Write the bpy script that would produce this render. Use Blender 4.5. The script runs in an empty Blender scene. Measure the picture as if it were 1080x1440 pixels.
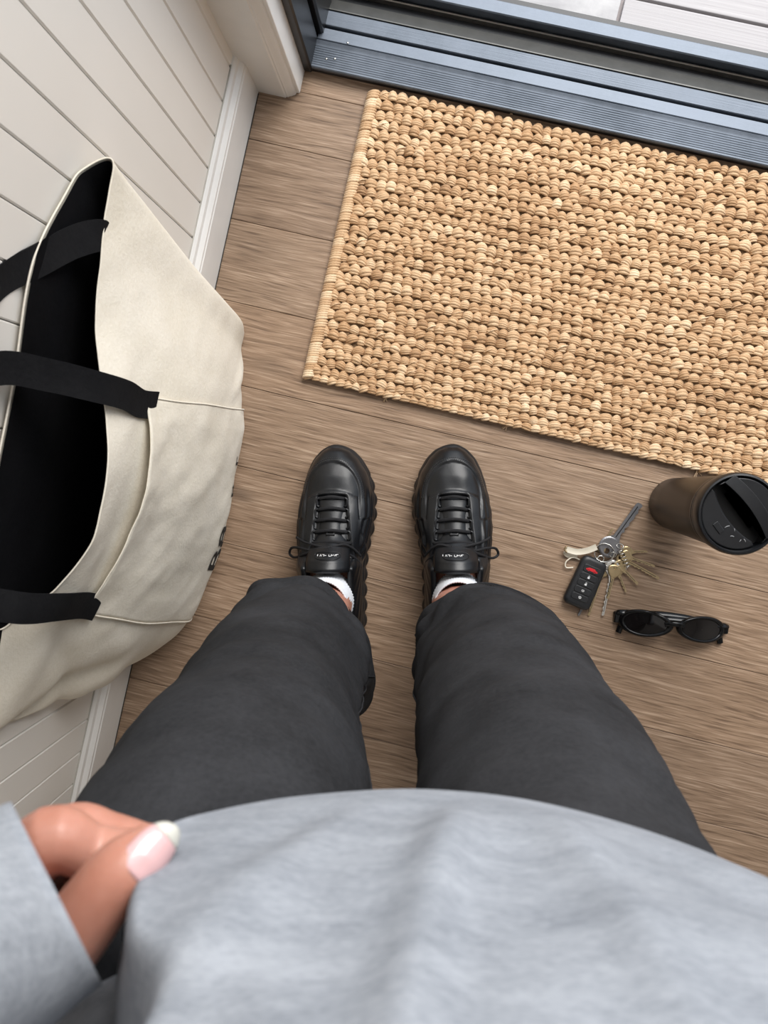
import bpy, bmesh, math, random
from mathutils import Vector, Matrix, noise
random.seed(7)
SC = bpy.context.scene
C = SC.collection
R_ = math.radians
PI = math.pi

# ------------------------------------------------------------------ camera
CAM_H = 1.27
AX = (Vector((0.9713318, -0.2337341, 0.0433927)), Vector((0.2307349, 0.9708674, 0.0646361)), Vector((-0.0572362, -0.0527710, 0.9969650)))
M3 = Matrix(AX)                      # rows: world axes in camera coordinates
cam = bpy.data.objects.new('camera', bpy.data.cameras.new('camera'))
C.objects.link(cam)
cam.matrix_world = Matrix.Translation((0, 0, CAM_H)) @ M3.to_4x4()
cam.data.sensor_fit = 'HORIZONTAL'
cam.data.sensor_width = 27.0
cam.data.lens = 1228.0 / 1080.0 * 27.0
cam.data.clip_start = 0.01
cam.data.dof.use_dof = True
cam.data.dof.focus_distance = 1.16
cam.data.dof.aperture_fstop = 13.0
SC.camera = cam

# ------------------------------------------------------------------ world and lights
w = bpy.data.worlds.new('sky'); SC.world = w; w.use_nodes = True
bg = w.node_tree.nodes['Background']
bg.inputs[0].default_value = (0.80, 0.89, 1.0, 1); bg.inputs[1].default_value = 1.35

def area(name, loc, target, size, power, col):
    l = bpy.data.lights.new(name, 'AREA'); l.shape = 'RECTANGLE'; l.size, l.size_y = size
    l.energy = power; l.color = col
    o = bpy.data.objects.new(name, l); C.objects.link(o)
    o.location = loc
    o.rotation_euler = (Vector(target) - Vector(loc)).to_track_quat('-Z', 'Y').to_euler()
    return o
area('door_daylight', (0.40, 1.85, 1.95), (0.10, 0.1, 0.1), (1.7, 1.3), 92, (1.0, 0.97, 0.93))
area('ceiling_fill', (0.35, 0.15, 2.36), (0.3, 0.0, 0), (1.5, 1.1), 3, (1.0, 0.97, 0.94))
SC.view_settings.view_transform = 'Standard'
SC.view_settings.look = 'None'
SC.view_settings.gamma = 1.0
SC.view_settings.use_curve_mapping = False
SC.view_settings.exposure = 0.0

# ------------------------------------------------------------------ helpers
ROLL = R_(13.53)                     # the person stands turned by this much to the wall
RZ = Matrix.Rotation(ROLL, 3, 'Z'); RZI = RZ.inverted()
def at(px, py, z):
    """world point at height z seen at photo pixel (px, py)"""
    r = M3 @ Vector(((px - 540) / 1228., -(py - 720) / 1228., -1))
    t = (z - CAM_H) / r.z
    return Vector((r.x * t, r.y * t, z))
def loc(px, py, z):
    return RZI @ at(px, py, z)       # the same in the person's frame

def tag(o, label, cat, group=None, kind=None):
    if label: o['label'] = label
    if cat: o['category'] = cat
    if group: o['group'] = group
    if kind: o['kind'] = kind
    return o
def empty(name, l=(0, 0, 0), rz=0):
    o = bpy.data.objects.new(name, None); C.objects.link(o); o.location = l; o.rotation_euler = (0, 0, rz)
    o.empty_display_size = 0.05
    return o
def link(name, me, m, parent=None, smooth=True):
    o = bpy.data.objects.new(name, me); C.objects.link(o)
    if m:
        for mm in (m if isinstance(m, (list, tuple)) else [m]): me.materials.append(mm)
    if smooth: me.polygons.foreach_set('use_smooth', [True] * len(me.polygons))
    if parent: o.parent = parent
    return o
class MB:
    def __init__(s): s.v = []; s.f = []; s.mi = []; s.c = []
    def grid(s, rows, cu=False, cv=False, cap0=False, cap1=False, mi=0, col=None):
        b = len(s.v); n = len(rows[0]); m = len(rows)
        for r in rows: s.v += [tuple(p) for p in r]
        if col is not None: s.c += [col] * (n * m)
        for i in range(m if cv else m - 1):
            for j in range(n if cu else n - 1):
                a = b + i * n + j; a2 = b + i * n + (j + 1) % n
                d = b + ((i + 1) % m) * n + j; d2 = b + ((i + 1) % m) * n + (j + 1) % n
                s.f.append((a, a2, d2, d)); s.mi.append(mi)
        if cap0: s.f.append(tuple(b + j for j in range(n))[::-1]); s.mi.append(mi)
        if cap1: s.f.append(tuple(b + (m - 1) * n + j for j in range(n))); s.mi.append(mi)
        return s
    def box(s, x0, x1, y0, y1, z0, z1, mat=None, mi=0):
        b = len(s.v)
        P = [Vector((x, y, z)) for z in (z0, z1) for x, y in ((x0, y0), (x1, y0), (x1, y1), (x0, y1))]
        if mat is not None: P = [mat @ p for p in P]
        s.v += [tuple(p) for p in P]
        for f in ((3, 2, 1, 0), (4, 5, 6, 7), (0, 1, 5, 4), (1, 2, 6, 5), (2, 3, 7, 6), (3, 0, 4, 7)):
            s.f.append(tuple(b + i for i in f)); s.mi.append(mi)
        return s
    def tube(s, pts, r, n=10, closed=False, flat=None, up=None, mi=0, col=None):
        """sweep a circle (or flat ellipse: flat=(half width, half thickness)) along pts"""
        pts = [Vector(p) for p in pts]; N = len(pts); rows = []
        prev = Vector(up) if up else None
        for i, p in enumerate(pts):
            if closed: t = pts[(i + 1) % N] - pts[i - 1]
            else: t = pts[min(i + 1, N - 1)] - pts[max(i - 1, 0)]
            t.normalize()
            u = prev if prev is not None else (Vector((0, 0, 1)) if abs(t.z) < .9 else Vector((1, 0, 0)))
            u = (u - u.dot(t) * t)
            if u.length < 1e-6: u = t.orthogonal()
            u.normalize(); prev = Vector(up) if up else u
            sd = t.cross(u)
            rr = r[i] if isinstance(r, (list, tuple)) else r
            row = []
            for k in range(n):
                a = 2 * PI * k / n
                if flat:
                    fa, fb = flat; ca, sa = math.cos(a), math.sin(a)
                    row.append(p + sd * fa * math.copysign(abs(ca) ** .5, ca) + u * fb * math.copysign(abs(sa) ** .7, sa))
                else: row.append(p + sd * math.cos(a) * rr + u * math.sin(a) * rr)
            rows.append(row)
        return s.grid(rows, cu=True, cv=closed, cap0=not closed, cap1=not closed, mi=mi, col=col)
    def lathe(s, prof, c=(0, 0), n=48, mi=0):
        rows = [[(c[0] + r * math.cos(2 * PI * k / n), c[1] + r * math.sin(2 * PI * k / n), z) for k in range(n)] for r, z in prof]
        return s.grid(rows, cu=True, cap0=True, cap1=True, mi=mi)
    def prism(s, poly, z0, z1, mi=0, fn=None):
        b = len(s.v); n = len(poly)
        for z in (z0, z1):
            for x, y in poly:
                p = Vector((x, y, z)); s.v.append(tuple(fn(p) if fn else p))
        s.f.append(tuple(b + i for i in range(n))[::-1]); s.mi.append(mi)
        s.f.append(tuple(b + n + i for i in range(n))); s.mi.append(mi)
        for i in range(n):
            j = (i + 1) % n; s.f.append((b + i, b + j, b + n + j, b + n + i)); s.mi.append(mi)
        return s
    def build(s, name, m, parent=None, smooth=True, bevel=0, solid=0, subsurf=0, autos=None):
        me = bpy.data.meshes.new(name); me.from_pydata(s.v, [], s.f); 
        o = link(name, me, m, parent, smooth)
        me.polygons.foreach_set('material_index', s.mi)
        if s.c:
            ca = me.color_attributes.new('tone', 'FLOAT_COLOR', 'POINT')
            ca.data.foreach_set('color', [q for c in s.c for q in (c, c, c, 1.0)])
        bm = bmesh.new(); bm.from_mesh(me); bmesh.ops.recalc_face_normals(bm, faces=bm.faces); bm.to_mesh(me); bm.free()
        if autos is not None: me.set_sharp_from_angle(angle=R_(autos))
        if bevel:
            b = o.modifiers.new('bevel', 'BEVEL'); b.width = bevel; b.segments = 2; b.limit_method = 'ANGLE'; b.angle_limit = R_(40)
        if solid:
            d = o.modifiers.new('solid', 'SOLIDIFY'); d.thickness = solid; d.offset = 0
        if subsurf:
            d = o.modifiers.new('sub', 'SUBSURF'); d.levels = d.render_levels = subsurf
        return o
def cr(P, t, closed=False):
    """Catmull-Rom through the list P at parameter t in [0, len-1] (or [0, len) closed)"""
    n = len(P); i = int(math.floor(t)); f = t - i
    if closed: g = lambda k: P[k % n]
    else:
        if i >= n - 1: i = n - 2; f = 1.0
        g = lambda k: P[max(0, min(n - 1, k))]
    a, b, c, d = g(i - 1), g(i), g(i + 1), g(i + 2)
    h = lambda a, b, c, d: .5 * ((2 * b) + (c - a) * f + (2 * a - 5 * b + 4 * c - d) * f * f + (3 * b - a - 3 * c + d) * f ** 3)
    if isinstance(a, (int, float)): return h(a, b, c, d)
    return type(a)([h(*q) for q in zip(a, b, c, d)]) if not isinstance(a, Vector) else Vector([h(*q) for q in zip(a, b, c, d)])
def smooth_path(P, n, closed=False):
    P = [Vector(p) for p in P]; m = len(P) if closed else len(P) - 1
    return [cr(P, m * k / (n if closed else n - 1), closed) for k in range(n)]
def lut(x, xs, ys):
    if x <= xs[0]: return ys[0]
    for i in range(len(xs) - 1):
        if x <= xs[i + 1]:
            f = (x - xs[i]) / (xs[i + 1] - xs[i]); return cr(ys, i + f)
    return ys[-1]
def sstep(a, b, x):
    t = max(0, min(1, (x - a) / (b - a))); return t * t * (3 - 2 * t)
def nz(*p): return noise.noise(Vector(p))

# ------------------------------------------------------------------ materials
class NT:
    def __init__(s, name):
        s.m = bpy.data.materials.new(name); s.m.use_nodes = True; s.t = s.m.node_tree; s.b = s.t.nodes['Principled BSDF']
    def n(s, t, **kw):
        x = s.t.nodes.new(t)
        for k, v in kw.items():
            if k.startswith('i_'):
                key = k[2:]; x.inputs[int(key) if key.isdigit() else key.replace('_', ' ')].default_value = v
            else: setattr(x, k, v)
        return x
    def l(s, a, b): s.t.links.new(a, b)
    def coords(s, kind='Object', scale=(1, 1, 1), rot=(0, 0, 0)):
        c = s.n('ShaderNodeTexCoord'); mp = s.n('ShaderNodeMapping')
        mp.inputs['Scale'].default_value = scale; mp.inputs['Rotation'].default_value = rot
        s.l(c.outputs[kind], mp.inputs[0]); return mp.outputs[0]
    def noise(s, vec, scale=5, detail=4, rough=.5, dist=0):
        x = s.n('ShaderNodeTexNoise'); x.inputs['Scale'].default_value = scale; x.inputs['Detail'].default_value = detail
        x.inputs['Roughness'].default_value = rough; x.inputs['Distortion'].default_value = dist
        s.l(vec, x.inputs['Vector']); return x.outputs[0]
    def ramp(s, fac, stops):
        x = s.n('ShaderNodeValToRGB'); e = x.color_ramp.elements
        while len(e) < len(stops): e.new(.5)
        for k, (p, c) in enumerate(stops): e[k].position = p; e[k].color = (*c, 1) if len(c) == 3 else c
        s.l(fac, x.inputs[0]); return x.outputs[0]
    def math(s, op, a, b=None):
        x = s.n('ShaderNodeMath', operation=op)
        for i, q in enumerate((a, b)):
            if q is None: continue
            if isinstance(q, (int, float)): x.inputs[i].default_value = q
            else: s.l(q, x.inputs[i])
        return x.outputs[0]
    def mix(s, fac, a, b, mode='MIX'):
        x = s.n('ShaderNodeMix', data_type='RGBA', blend_type=mode)
        for i, q in ((0, fac), (6, a), (7, b)):
            if isinstance(q, (int, float)): x.inputs[i].default_value = q
            elif isinstance(q, tuple): x.inputs[i].default_value = (*q, 1)
            else: s.l(q, x.inputs[i])
        return x.outputs[2]
    def bump(s, h, strength=.5, dist=.001, prev=None):
        x = s.n('ShaderNodeBump'); x.inputs['Strength'].default_value = strength; x.inputs['Distance'].default_value = dist
        s.l(h, x.inputs['Height'])
        if prev: s.l(prev, x.inputs['Normal'])
        return x.outputs[0]
    def done(s, col=None, rough=.5, metal=0, normal=None, spec=.5, sheen=0, coat=0, sss=0):
        b = s.b.inputs
        if isinstance(col, tuple): b['Base Color'].default_value = (*col, 1)
        elif col is not None: s.l(col, b['Base Color'])
        if isinstance(rough, (int, float)): b['Roughness'].default_value = rough
        else: s.l(rough, b['Roughness'])
        b['Metallic'].default_value = metal; b['Specular IOR Level'].default_value = spec
        if sheen: b['Sheen Weight'].default_value = sheen; b['Sheen Roughness'].default_value = .6
        if coat: b['Coat Weight'].default_value = coat; b['Coat Roughness'].default_value = .08
        if sss: b['Subsurface Weight'].default_value = sss; b['Subsurface Radius'].default_value = (.012, .004, .002); b['Subsurface Scale'].default_value = .5
        if normal: s.l(normal, b['Normal'])
        return s.m

def m_plain(name, col, rough=.5, metal=0, bscale=0, bstr=.15, var=.12, **kw):
    t = NT(name); v = t.coords('Object'); nn = t.noise(v, 40, 4, .6)
    c0 = tuple(q * (1 - var) for q in col); c1 = tuple(min(1, q * (1 + var)) for q in col)
    c = t.ramp(nn, [(.3, c0), (.7, c1)])
    nrm = None
    if bscale: nrm = t.bump(t.noise(v, bscale, 5, .6), bstr, .0006)
    return t.done(c, rough, metal, nrm, **kw)

def m_plank():
    t = NT('oak_plank')
    oi = t.n('ShaderNodeObjectInfo'); g = t.n('ShaderNodeNewGeometry')
    off = t.n('ShaderNodeCombineXYZ'); r17 = t.math('MULTIPLY', oi.outputs['Random'], 17.0)
    t.l(r17, off.inputs[0]); t.l(r17, off.inputs[2])
    add = t.n('ShaderNodeVectorMath', operation='ADD'); t.l(g.outputs['Position'], add.inputs[0]); t.l(off.outputs[0], add.inputs[1])
    # wavy warp so that the grain flows round knots
    mp0 = t.n('ShaderNodeMapping'); mp0.inputs['Scale'].default_value = (5, 16, 1); t.l(add.outputs[0], mp0.inputs[0])
    warp = t.noise(mp0.outputs[0], 1.0, 3, .5)
    wv = t.n('ShaderNodeCombineXYZ'); t.l(t.math('MULTIPLY', t.math('SUBTRACT', warp, .5), .016), wv.inputs[1])
    add2 = t.n('ShaderNodeVectorMath', operation='ADD'); t.l(add.outputs[0], add2.inputs[0]); t.l(wv.outputs[0], add2.inputs[1])
    def mp(sc):
        x = t.n('ShaderNodeMapping'); x.inputs['Scale'].default_value = sc; t.l(add2.outputs[0], x.inputs[0]); return x.outputs[0]
    fine = t.noise(mp((20, 430, 1)), 1.0, 2, .55, .2)
    mid = t.noise(mp((7, 150, 1)), 1.0, 3, .6, .3)
    broad = t.noise(mp((3, 14, 1)), 1.0, 3, .5, .5)
    f = t.math('ADD', t.math('MULTIPLY', fine, .58), t.math('ADD', t.math('MULTIPLY', mid, .26), t.math('MULTIPLY', broad, .16)))
    col = t.ramp(f, [(.35, (.135, .086, .055)), (.45, (.240, .160, .104)), (.54, (.300, .205, .137)), (.66, (.43, .315, .225))])
    tone = t.ramp(oi.outputs['Random'], [(0, (.84, .83, .83)), (.5, (.95, .95, .95)), (1, (1.03, 1.0, .97))])
    col = t.mix(1.0, col, tone, 'MULTIPLY')
    # a few knots where the photograph has them
    for (kx, ky, rad, amt) in ((-.268, -.107, .014, .55), (.105, -.135, .022, .35), (-.315, .245, .03, .18), (-.27, .085, .02, .25), (.37, -.36, .022, .28), (-.42, .02, .02, .3)):
        s1 = t.n('ShaderNodeMapping'); s1.inputs['Location'].default_value = (-kx * .45, -ky, 0); s1.inputs['Scale'].default_value = (.45, 1, 0)
        t.l(g.outputs['Position'], s1.inputs[0])
        ln = t.n('ShaderNodeVectorMath', operation='LENGTH'); t.l(s1.outputs[0], ln.inputs[0])
        wob = t.math('ADD', ln.outputs['Value'], t.math('MULTIPLY', t.math('SUBTRACT', mid, .5), .016))
        k = t.ramp(wob, [(0, (amt,) * 3), (min(.9, rad * .35), (amt * .8,) * 3), (min(.95, rad), (0, 0, 0))])
        col = t.mix(k, col, (.085, .058, .042))
    h = t.math('ADD', t.math('MULTIPLY', fine, .7), t.math('MULTIPLY', mid, .5))
    nrm = t.bump(h, .75, .0011)
    return t.done(col, t.math('ADD', t.math('MULTIPLY', fine, .22), .38), 0, nrm, spec=.4)

def m_wall():
    t = NT('white_satin_paint'); v = t.coords('Object')
    c = t.ramp(t.noise(v, 3, 3), [(.3, (.70, .672, .625)), (.7, (.76, .732, .69))])
    return t.done(c, .36, 0, t.bump(t.noise(v, 130, 3), .08, .0006), spec=.45)
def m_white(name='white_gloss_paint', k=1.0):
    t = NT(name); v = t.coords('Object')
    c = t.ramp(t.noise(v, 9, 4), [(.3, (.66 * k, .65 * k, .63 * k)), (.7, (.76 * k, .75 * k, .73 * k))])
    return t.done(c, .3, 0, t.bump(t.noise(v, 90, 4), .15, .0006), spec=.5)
def m_jute():
    t = NT('jute'); v = t.coords('Object', (1, 1, 1))
    at_ = t.n('ShaderNodeAttribute', attribute_name='tone')
    v2 = t.coords('Object', (250, 900, 900), (0, 0, R_(8))); fib = t.noise(v2, 1, 3, .6, .3)
    big = t.noise(v, 5, 3)
    c = t.ramp(t.math('ADD', t.math('MULTIPLY', at_.outputs['Fac'], .62), t.math('ADD', t.math('MULTIPLY', fib, .24), t.math('MULTIPLY', big, .14))),
               [(.18, (.25, .135, .065)), (.38, (.46, .275, .138)), (.58, (.62, .42, .245)), (.82, (.80, .63, .43))])
    return t.done(c, .62, 0, t.bump(fib, .55, .0009), spec=.35, sheen=.1)
def m_leather(name='black_leather', col=(.006, .0065, .0078), rough=.34, **kw):
    t = NT(name); v = t.coords('Object')
    vo = t.n('ShaderNodeTexVoronoi'); vo.inputs['Scale'].default_value = 900; t.l(v, vo.inputs['Vector'])
    n1 = t.bump(vo.outputs['Distance'], .12, .0003); n2 = t.bump(t.noise(v, 35, 4), .12, .002, n1)
    return t.done(t.ramp(t.noise(v, 18, 3), [(.3, tuple(.8 * q for q in col)), (.7, tuple(1.3 * q for q in col))]), rough, 0, n2, spec=.38, **kw)
def m_cloth(name, a, b, scale=(1, 1, 1), weave=900, rough=.85, bs=.3, sheen=0., fine=0.3, diag=R_(30), big=12, spec=.2):
    t = NT(name); v = t.coords('Object', scale)
    n1 = t.noise(v, big, 5, .65); n2 = t.noise(t.coords('Object', (scale[0] * 60, scale[1] * 60, scale[2] * 60)), 4, 2, .7)
    f = t.math('ADD', t.math('MULTIPLY', n1, 1 - fine), t.math('MULTIPLY', n2, fine))
    c = t.ramp(f, [(.35, a), (.65, b)])
    w1 = t.n('ShaderNodeTexWave', wave_type='BANDS'); w1.inputs['Scale'].default_value = weave / 6.28; w1.inputs['Distortion'].default_value = 1.5; w1.inputs['Detail'].default_value = 1
    t.l(t.coords('Object', (1, 1, 1), (diag, diag, diag)), w1.inputs['Vector'])
    nb = t.bump(t.math('ADD', t.math('MULTIPLY', w1.outputs['Fac'], .06), n2), bs, .0008)
    return t.done(c, rough, 0, nb, spec=spec, sheen=sheen)
def m_sill():
    t = NT('black_brushed_aluminium'); v = t.coords('Object', (9, 700, 700)); br = t.noise(v, 1, 4, .6)
    v2 = t.coords('Object', (1, 1, 1)); sp = t.noise(v2, 14, 6, .7)
    c = t.ramp(sp, [(.35, (.10, .118, .145)), (.75, (.17, .195, .235))])
    return t.done(c, t.math('ADD', t.math('MULTIPLY', sp, .3), .36), .55, t.bump(br, .3, .0006), spec=.6)
def m_skin():
    t = NT('skin'); v = t.coords('Object')
    c = t.ramp(t.noise(v, 26, 4, .6), [(.3, (.37, .155, .105)), (.7, (.48, .235, .175))])
    w1 = t.noise(v, 420, 4, .6)
    return t.done(c, .42, 0, t.bump(w1, .2, .0005), spec=.4, sss=.15)

MP = m_plank(); MW = m_wall(); MWH = m_white(); MJ = m_jute(); ML = m_leather()
MSOLE = m_leather('black_rubber', (.010, .010, .011), .5)
MLACE = m_cloth('black_cord', (.010, .010, .011), (.02, .02, .022), weave=2500, bs=.6, rough=.7)
MTR = m_cloth('charcoal_cotton', (.016, .0165, .018), (.035, .0357, .039), weave=2600, bs=.35, spec=.08, diag=R_(40), big=9)
MTH = m_plain('charcoal_thread', (.004, .004, .004), .9)
MSW = m_cloth('grey_heather_knit', (.175, .190, .215), (.300, .318, .348), scale=(1.0, 1.0, 3.2), weave=1800, bs=.35, fine=.42, big=20, rough=.9)
MCAN = m_cloth('natural_canvas', (.67, .615, .51), (.765, .715, .625), weave=2800, bs=.55, fine=.35, big=8)
MLIN = m_cloth('black_cotton', (.0035, .0035, .004), (.006, .006, .007), weave=2600, bs=.3, rough=.95, spec=.05)
MWEB = m_cloth('black_webbing', (.006, .006, .007), (.011, .011, .012), weave=3200, bs=.6, rough=.9, spec=.1)
MSILL = m_sill(); MSKIN = m_skin()
MBLK = m_plain('satin_black_metal', (.012, .013, .015), .35, .3)
MSOCK = m_cloth('white_rib_cotton', (.68, .71, .76), (.80, .82, .86), weave=2400, bs=.8, fine=.2)
MNAIL = m_plain('pink_polish', (.58, .36, .36), .18, var=.03, coat=.4, spec=.5)
MNAILT = m_plain('nail_tip', (.50, .49, .44), .2, var=.03, coat=.3)
MCHR = m_plain('nickel', (.55, .54, .51), .25, 1.0, 300, .3)
MBRASS = m_plain('worn_brass', (.40, .31, .18), .34, .9, 400, .4)
MSTEEL = m_plain('grey_steel', (.20, .20, .21), .36, .85, 300, .4)
MPLAS = m_plain('fob_plastic', (.010, .011, .013), .42, 0, 900, .15)
MRED = m_plain('red_ink', (.55, .012, .02), .5, var=.2)
MINK = m_plain('white_ink', (.75, .75, .75), .5, var=.05)
MBINK = m_plain('black_ink', (.010, .010, .010), .85)
MGLOSS = m_plain('glossy_acetate', (.003, .003, .0034), .16, spec=.25)
MLENS = m_plain('dark_lens', (.006, .005, .005), .05, spec=.35)
MTUM = m_plain('brown_black_steel', (.0125, .0088, .0072), .36, .1, 60, .05, spec=.22)
MLID = m_plain('black_lid_plastic', (.008, .0085, .010), .33, 0, 300, .15, spec=.35)
MSTRP = m_leather('cream_leather', (.62, .57, .47), .4)

# ------------------------------------------------------------------ room
WALLX, BASEX = -.383, -.370
SILLY = .505
fl = empty('floor'); fl['kind'] = 'structure'
MB().box(-.5, 2.2, -2.2, .62, -.03, -.0085).build('subfloor', m_plain('underlay', (.03, .022, .016), .9), fl, False)
k = 0
def plank(x0, x1, y0, y1):
    g = .00035
    o = MB().box(x0 + g, x1 - g, y0 + g, y1 - g, -.008, 0).build('plank', MP, fl, False)
    b = o.modifiers.new('bevel', 'BEVEL'); b.width = .0005; b.segments = 1
ys = [.049 + .1155 * i for i in range(-19, 4)] + [.475, .53]
random.seed(3)
for i in range(len(ys) - 1):
    cut = random.uniform(.75, 2.0) if ys[i] > -.45 else random.uniform(-.2, 1.8)
    if i == len(ys) - 2: cut = 1.9
    plank(-.372, cut, ys[i], ys[i + 1]); plank(cut, 2.2, ys[i], ys[i + 1])

wl = empty('wall_left'); wl['kind'] = 'structure'
MB().box(-.5, WALLX - .012, -2.2, .62, 0, 2.4).build('backing', MW, wl, False)
gy = [.4475, .402, .3563, .3136, .2677, .2208, .1760, .1281, .082, .036, -.010, -.057, -.103, -.150, -.197, -.244, -.291, -.338, -.373, -.4022, -.4500, -.4970]
while gy[-1] > -2.15: gy.append(gy[-1] - .047)
def board(y0, y1):          # a V-jointed board: chamfered long edges
    c, d = .0014, .0019
    pf = [(WALLX - .010, y0), (WALLX - d, y0), (WALLX, y0 + c), (WALLX, y1 - c), (WALLX - d, y1), (WALLX - .010, y1)]
    MB().grid([[(x, y, z) for x, y in pf] for z in (.0, 2.4)], cu=True, cap0=True, cap1=True).build('board', MW, wl, False)
    
ed = [.474] + gy
for a, b in zip(ed[1:], ed[:-1]): board(a + .0004, b - .0004)

bb = MB()
prof = [(WALLX, 0), (BASEX, 0), (BASEX, .080), (BASEX - .0012, .082), (BASEX - .0012, .087), (BASEX - .004, .091), (BASEX - .0065, .094), (BASEX - .0075, .101), (BASEX - .0105, .105), (WALLX, .106)]
bb.grid([[(x, y, z) for x, z in prof] for y in (-2.2, .467)], cu=True, cap0=True, cap1=True)
o = bb.build('baseboard_left', MWH, None, True, autos=25); o['kind'] = 'structure'
# caulk line along the top and the floor gap
MB().tube([(WALLX + .0005, -2.2 + i * .05, .106 + .0008 * nz(i * .9, 3, 1)) for i in range(54)], .0012, 6).build('caulk_line', m_plain('old_caulk', (.42, .40, .36), .7), o)
MB().box(BASEX - .001, BASEX + .0012, -2.2, .46, 0, .0012).build('floor_gap', m_plain('gap_dark_brown', (.03, .025, .02), .9), o, False)  # thin dark brown strip along the foot of the baseboard

wf = empty('wall_front'); wf['kind'] = 'structure'
DX = -.311
MB().box(-.5, DX - .004, .474, .62, 0, 2.4).build('stud_wall', MW, wf, False)
MB().box(DX - .004, 2.2, .474, .62, 2.1, 2.4).build('head_wall', MW, wf, False)
MB().box(1.7, 2.2, .474, .62, 0, 2.1).build('side_wall', MW, wf, False)
# the casing, a profiled board standing beside the door, and the bright reveal behind it
cs = MB()
cp = [(-.383, .474), (-.383, .4625), (-.330, .4625), (-.3285, .464), (-.3265, .464), (-.3245, .4655), (-.3215, .4665), (-.3165, .470), (-.3155, .474)]
cs.grid([[(x, y, z) for x, y in cp] for z in (0, 2.16)], cu=True, cap0=True, cap1=True)
o = cs.build('trim_1', MWH, None, True, autos=25); o['kind'] = 'structure'
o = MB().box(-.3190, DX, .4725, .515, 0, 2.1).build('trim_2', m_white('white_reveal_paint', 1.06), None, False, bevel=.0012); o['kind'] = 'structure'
wr = MB().box(2.2, 2.3, -2.2, .62, 0, 2.4).build('wall_right', MW, None, False); wr['kind'] = 'structure'
wb = MB().box(-.5, 2.3, -2.3, -2.2, 0, 2.4).build('wall_back', MW, None, False); wb['kind'] = 'structure'
ce = MB().box(-.5, 2.3, -2.3, .62, 2.4, 2.5).build('ceiling', MWH, None, False); ce['kind'] = 'structure'

# sliding door frame: sill of stepped extrusions, jamb and head
dr = empty('door_1', (0, 0, 0)); dr['kind'] = 'structure'
X0, X1 = -.299, 1.7
def extr(name, pf, m=MSILL, x0=X0, x1=X1, au=20):
    return MB().grid([[(x, y, z) for y, z in pf] for x in (x0, x1)], cu=True, cap0=True, cap1=True).build(name, m, dr, True, autos=au)
extr('sill_base', [(.507, 0), (.507, .009), (.515, .009), (.515, .003), (.66, .003), (.66, -.01), (.507, -.01)], MBLK, -.311)
lip = [(.507, .009), (.505, .0125), (.505, .0185), (.5065, .020)]
for i in range(9):          # ribbed tread of the inner lip
    y = .5085 + i * .0031; lip += [(y, .020), (y + .0014, .0206), (y + .0022, .0206)]
lip += [(.5385, .0215), (.5415, .0225), (.5425, .021), (.5425, .009)]
extr('sill_lip', lip)
extr('sill_step', [(.5435, .004), (.5435, .020), (.5445, .021), (.5600, .0195), (.5605, .018), (.5605, .004)])
extr('sill_step', [(.5645, .004), (.5645, .018), (.5655, .0195), (.5835, .0205), (.5845, .0195), (.5845, .004)])
extr('sill_step', [(.5865, .004), (.5865, .0195), (.588, .0195), (.604, .0125), (.6075, .004)], m_plain('dull_grey_metal', (.075, .075, .072), .42, .5, 80, .1))
extr('track_rail', [(.6165, .003), (.6165, .014), (.618, .015), (.6195, .014), (.6195, .003)], m_plain('worn_rail', (.25, .23, .21), .35, .8))
extr('outer_rail', [(.622, .003), (.622, .030), (.6235, .0315), (.6395, .030), (.641, .028), (.641, -.01), (.63, -.01)])
for (px, py) in ((461, 61), (489, 60.5), (459, 83), (471, 83)):     # screw heads near the corner
    p = at(px, py, .0205)
    MB().lathe([(.0001, .0200), (.0016, .0212), (.0010, .0216), (.0001, .0214)], (p.x, min(max(p.y, .509), .556)), 10).build('screw', MCHR, dr)
def post(name, pf, m=MBLK): 
    return MB().grid([[(x, y, z) for x, y in pf] for z in (.004, 2.1)], cu=True, cap0=True, cap1=True).build(name, m, dr, False, bevel=.0008)
post('jamb', [(DX, .503), (-.301, .503), (-.299, .5055), (-.299, .545), (-.3035, .545), (-.3035, .551), (-.295, .551), (-.292, .5535), (-.292, .60), (-.297, .60), (-.297, .612), (-.29, .614), (-.29, .66), (-.36, .66), (-.36, .52), (DX, .52)])
MB().box(-.311, 1.7, .503, .66, 2.06, 2.1).build('head', MBLK, dr, False)

# the paved ground outside
dk = empty('ground'); dk['kind'] = 'structure'
def m_tile(name, a, b, sc):
    t = NT(name); v = t.coords('Generated', sc); n1 = t.noise(v, 1, 5, .65, .4)
    return t.done(t.ramp(n1, [(.3, a), (.7, b)]), .6, 0, t.bump(n1, .3, .001), spec=.3)
MT1 = m_tile('pale_wood_look_tile', (.33, .312, .318), (.46, .442, .446), (3, 45, 1))
MT2 = m_tile('pale_stone_tile', (.32, .312, .32), (.50, .49, .49), (14, 9, 1))
MB().box(-1.6, 3.0, .642, 3.2, -.06, -.012).build('mortar', m_plain('mortar', (.30, .27, .27), .9), dk, False)
def tile(x0, x1, y0, y1, m): MB().box(x0, x1, y0, y1, -.02, -.004).build('paving_tile', m, dk, False, bevel=.0012)
tile(-.9, .102, .644, .95, MT2); tile(-1.6, -.905, .644, .95, MT2)
yy = [.644, .699] + [.699 + .15 * i for i in range(1, 12)]
for i in range(len(yy) - 1):
    xs_ = [.107, 1.31, 3.0] if i % 2 == 0 else [.107, .75, 1.9, 3.0]
    for a, b in zip(xs_[:-1], xs_[1:]): tile(a, b - .004, yy[i] + .002, yy[i + 1] - .002, MT1)
for i in range(6):
    for a, b in ((-1.6, -.6), (-.595, .102)): tile(a, b, .955 + i * .3, 1.25 + i * .3, MT2)

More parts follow.
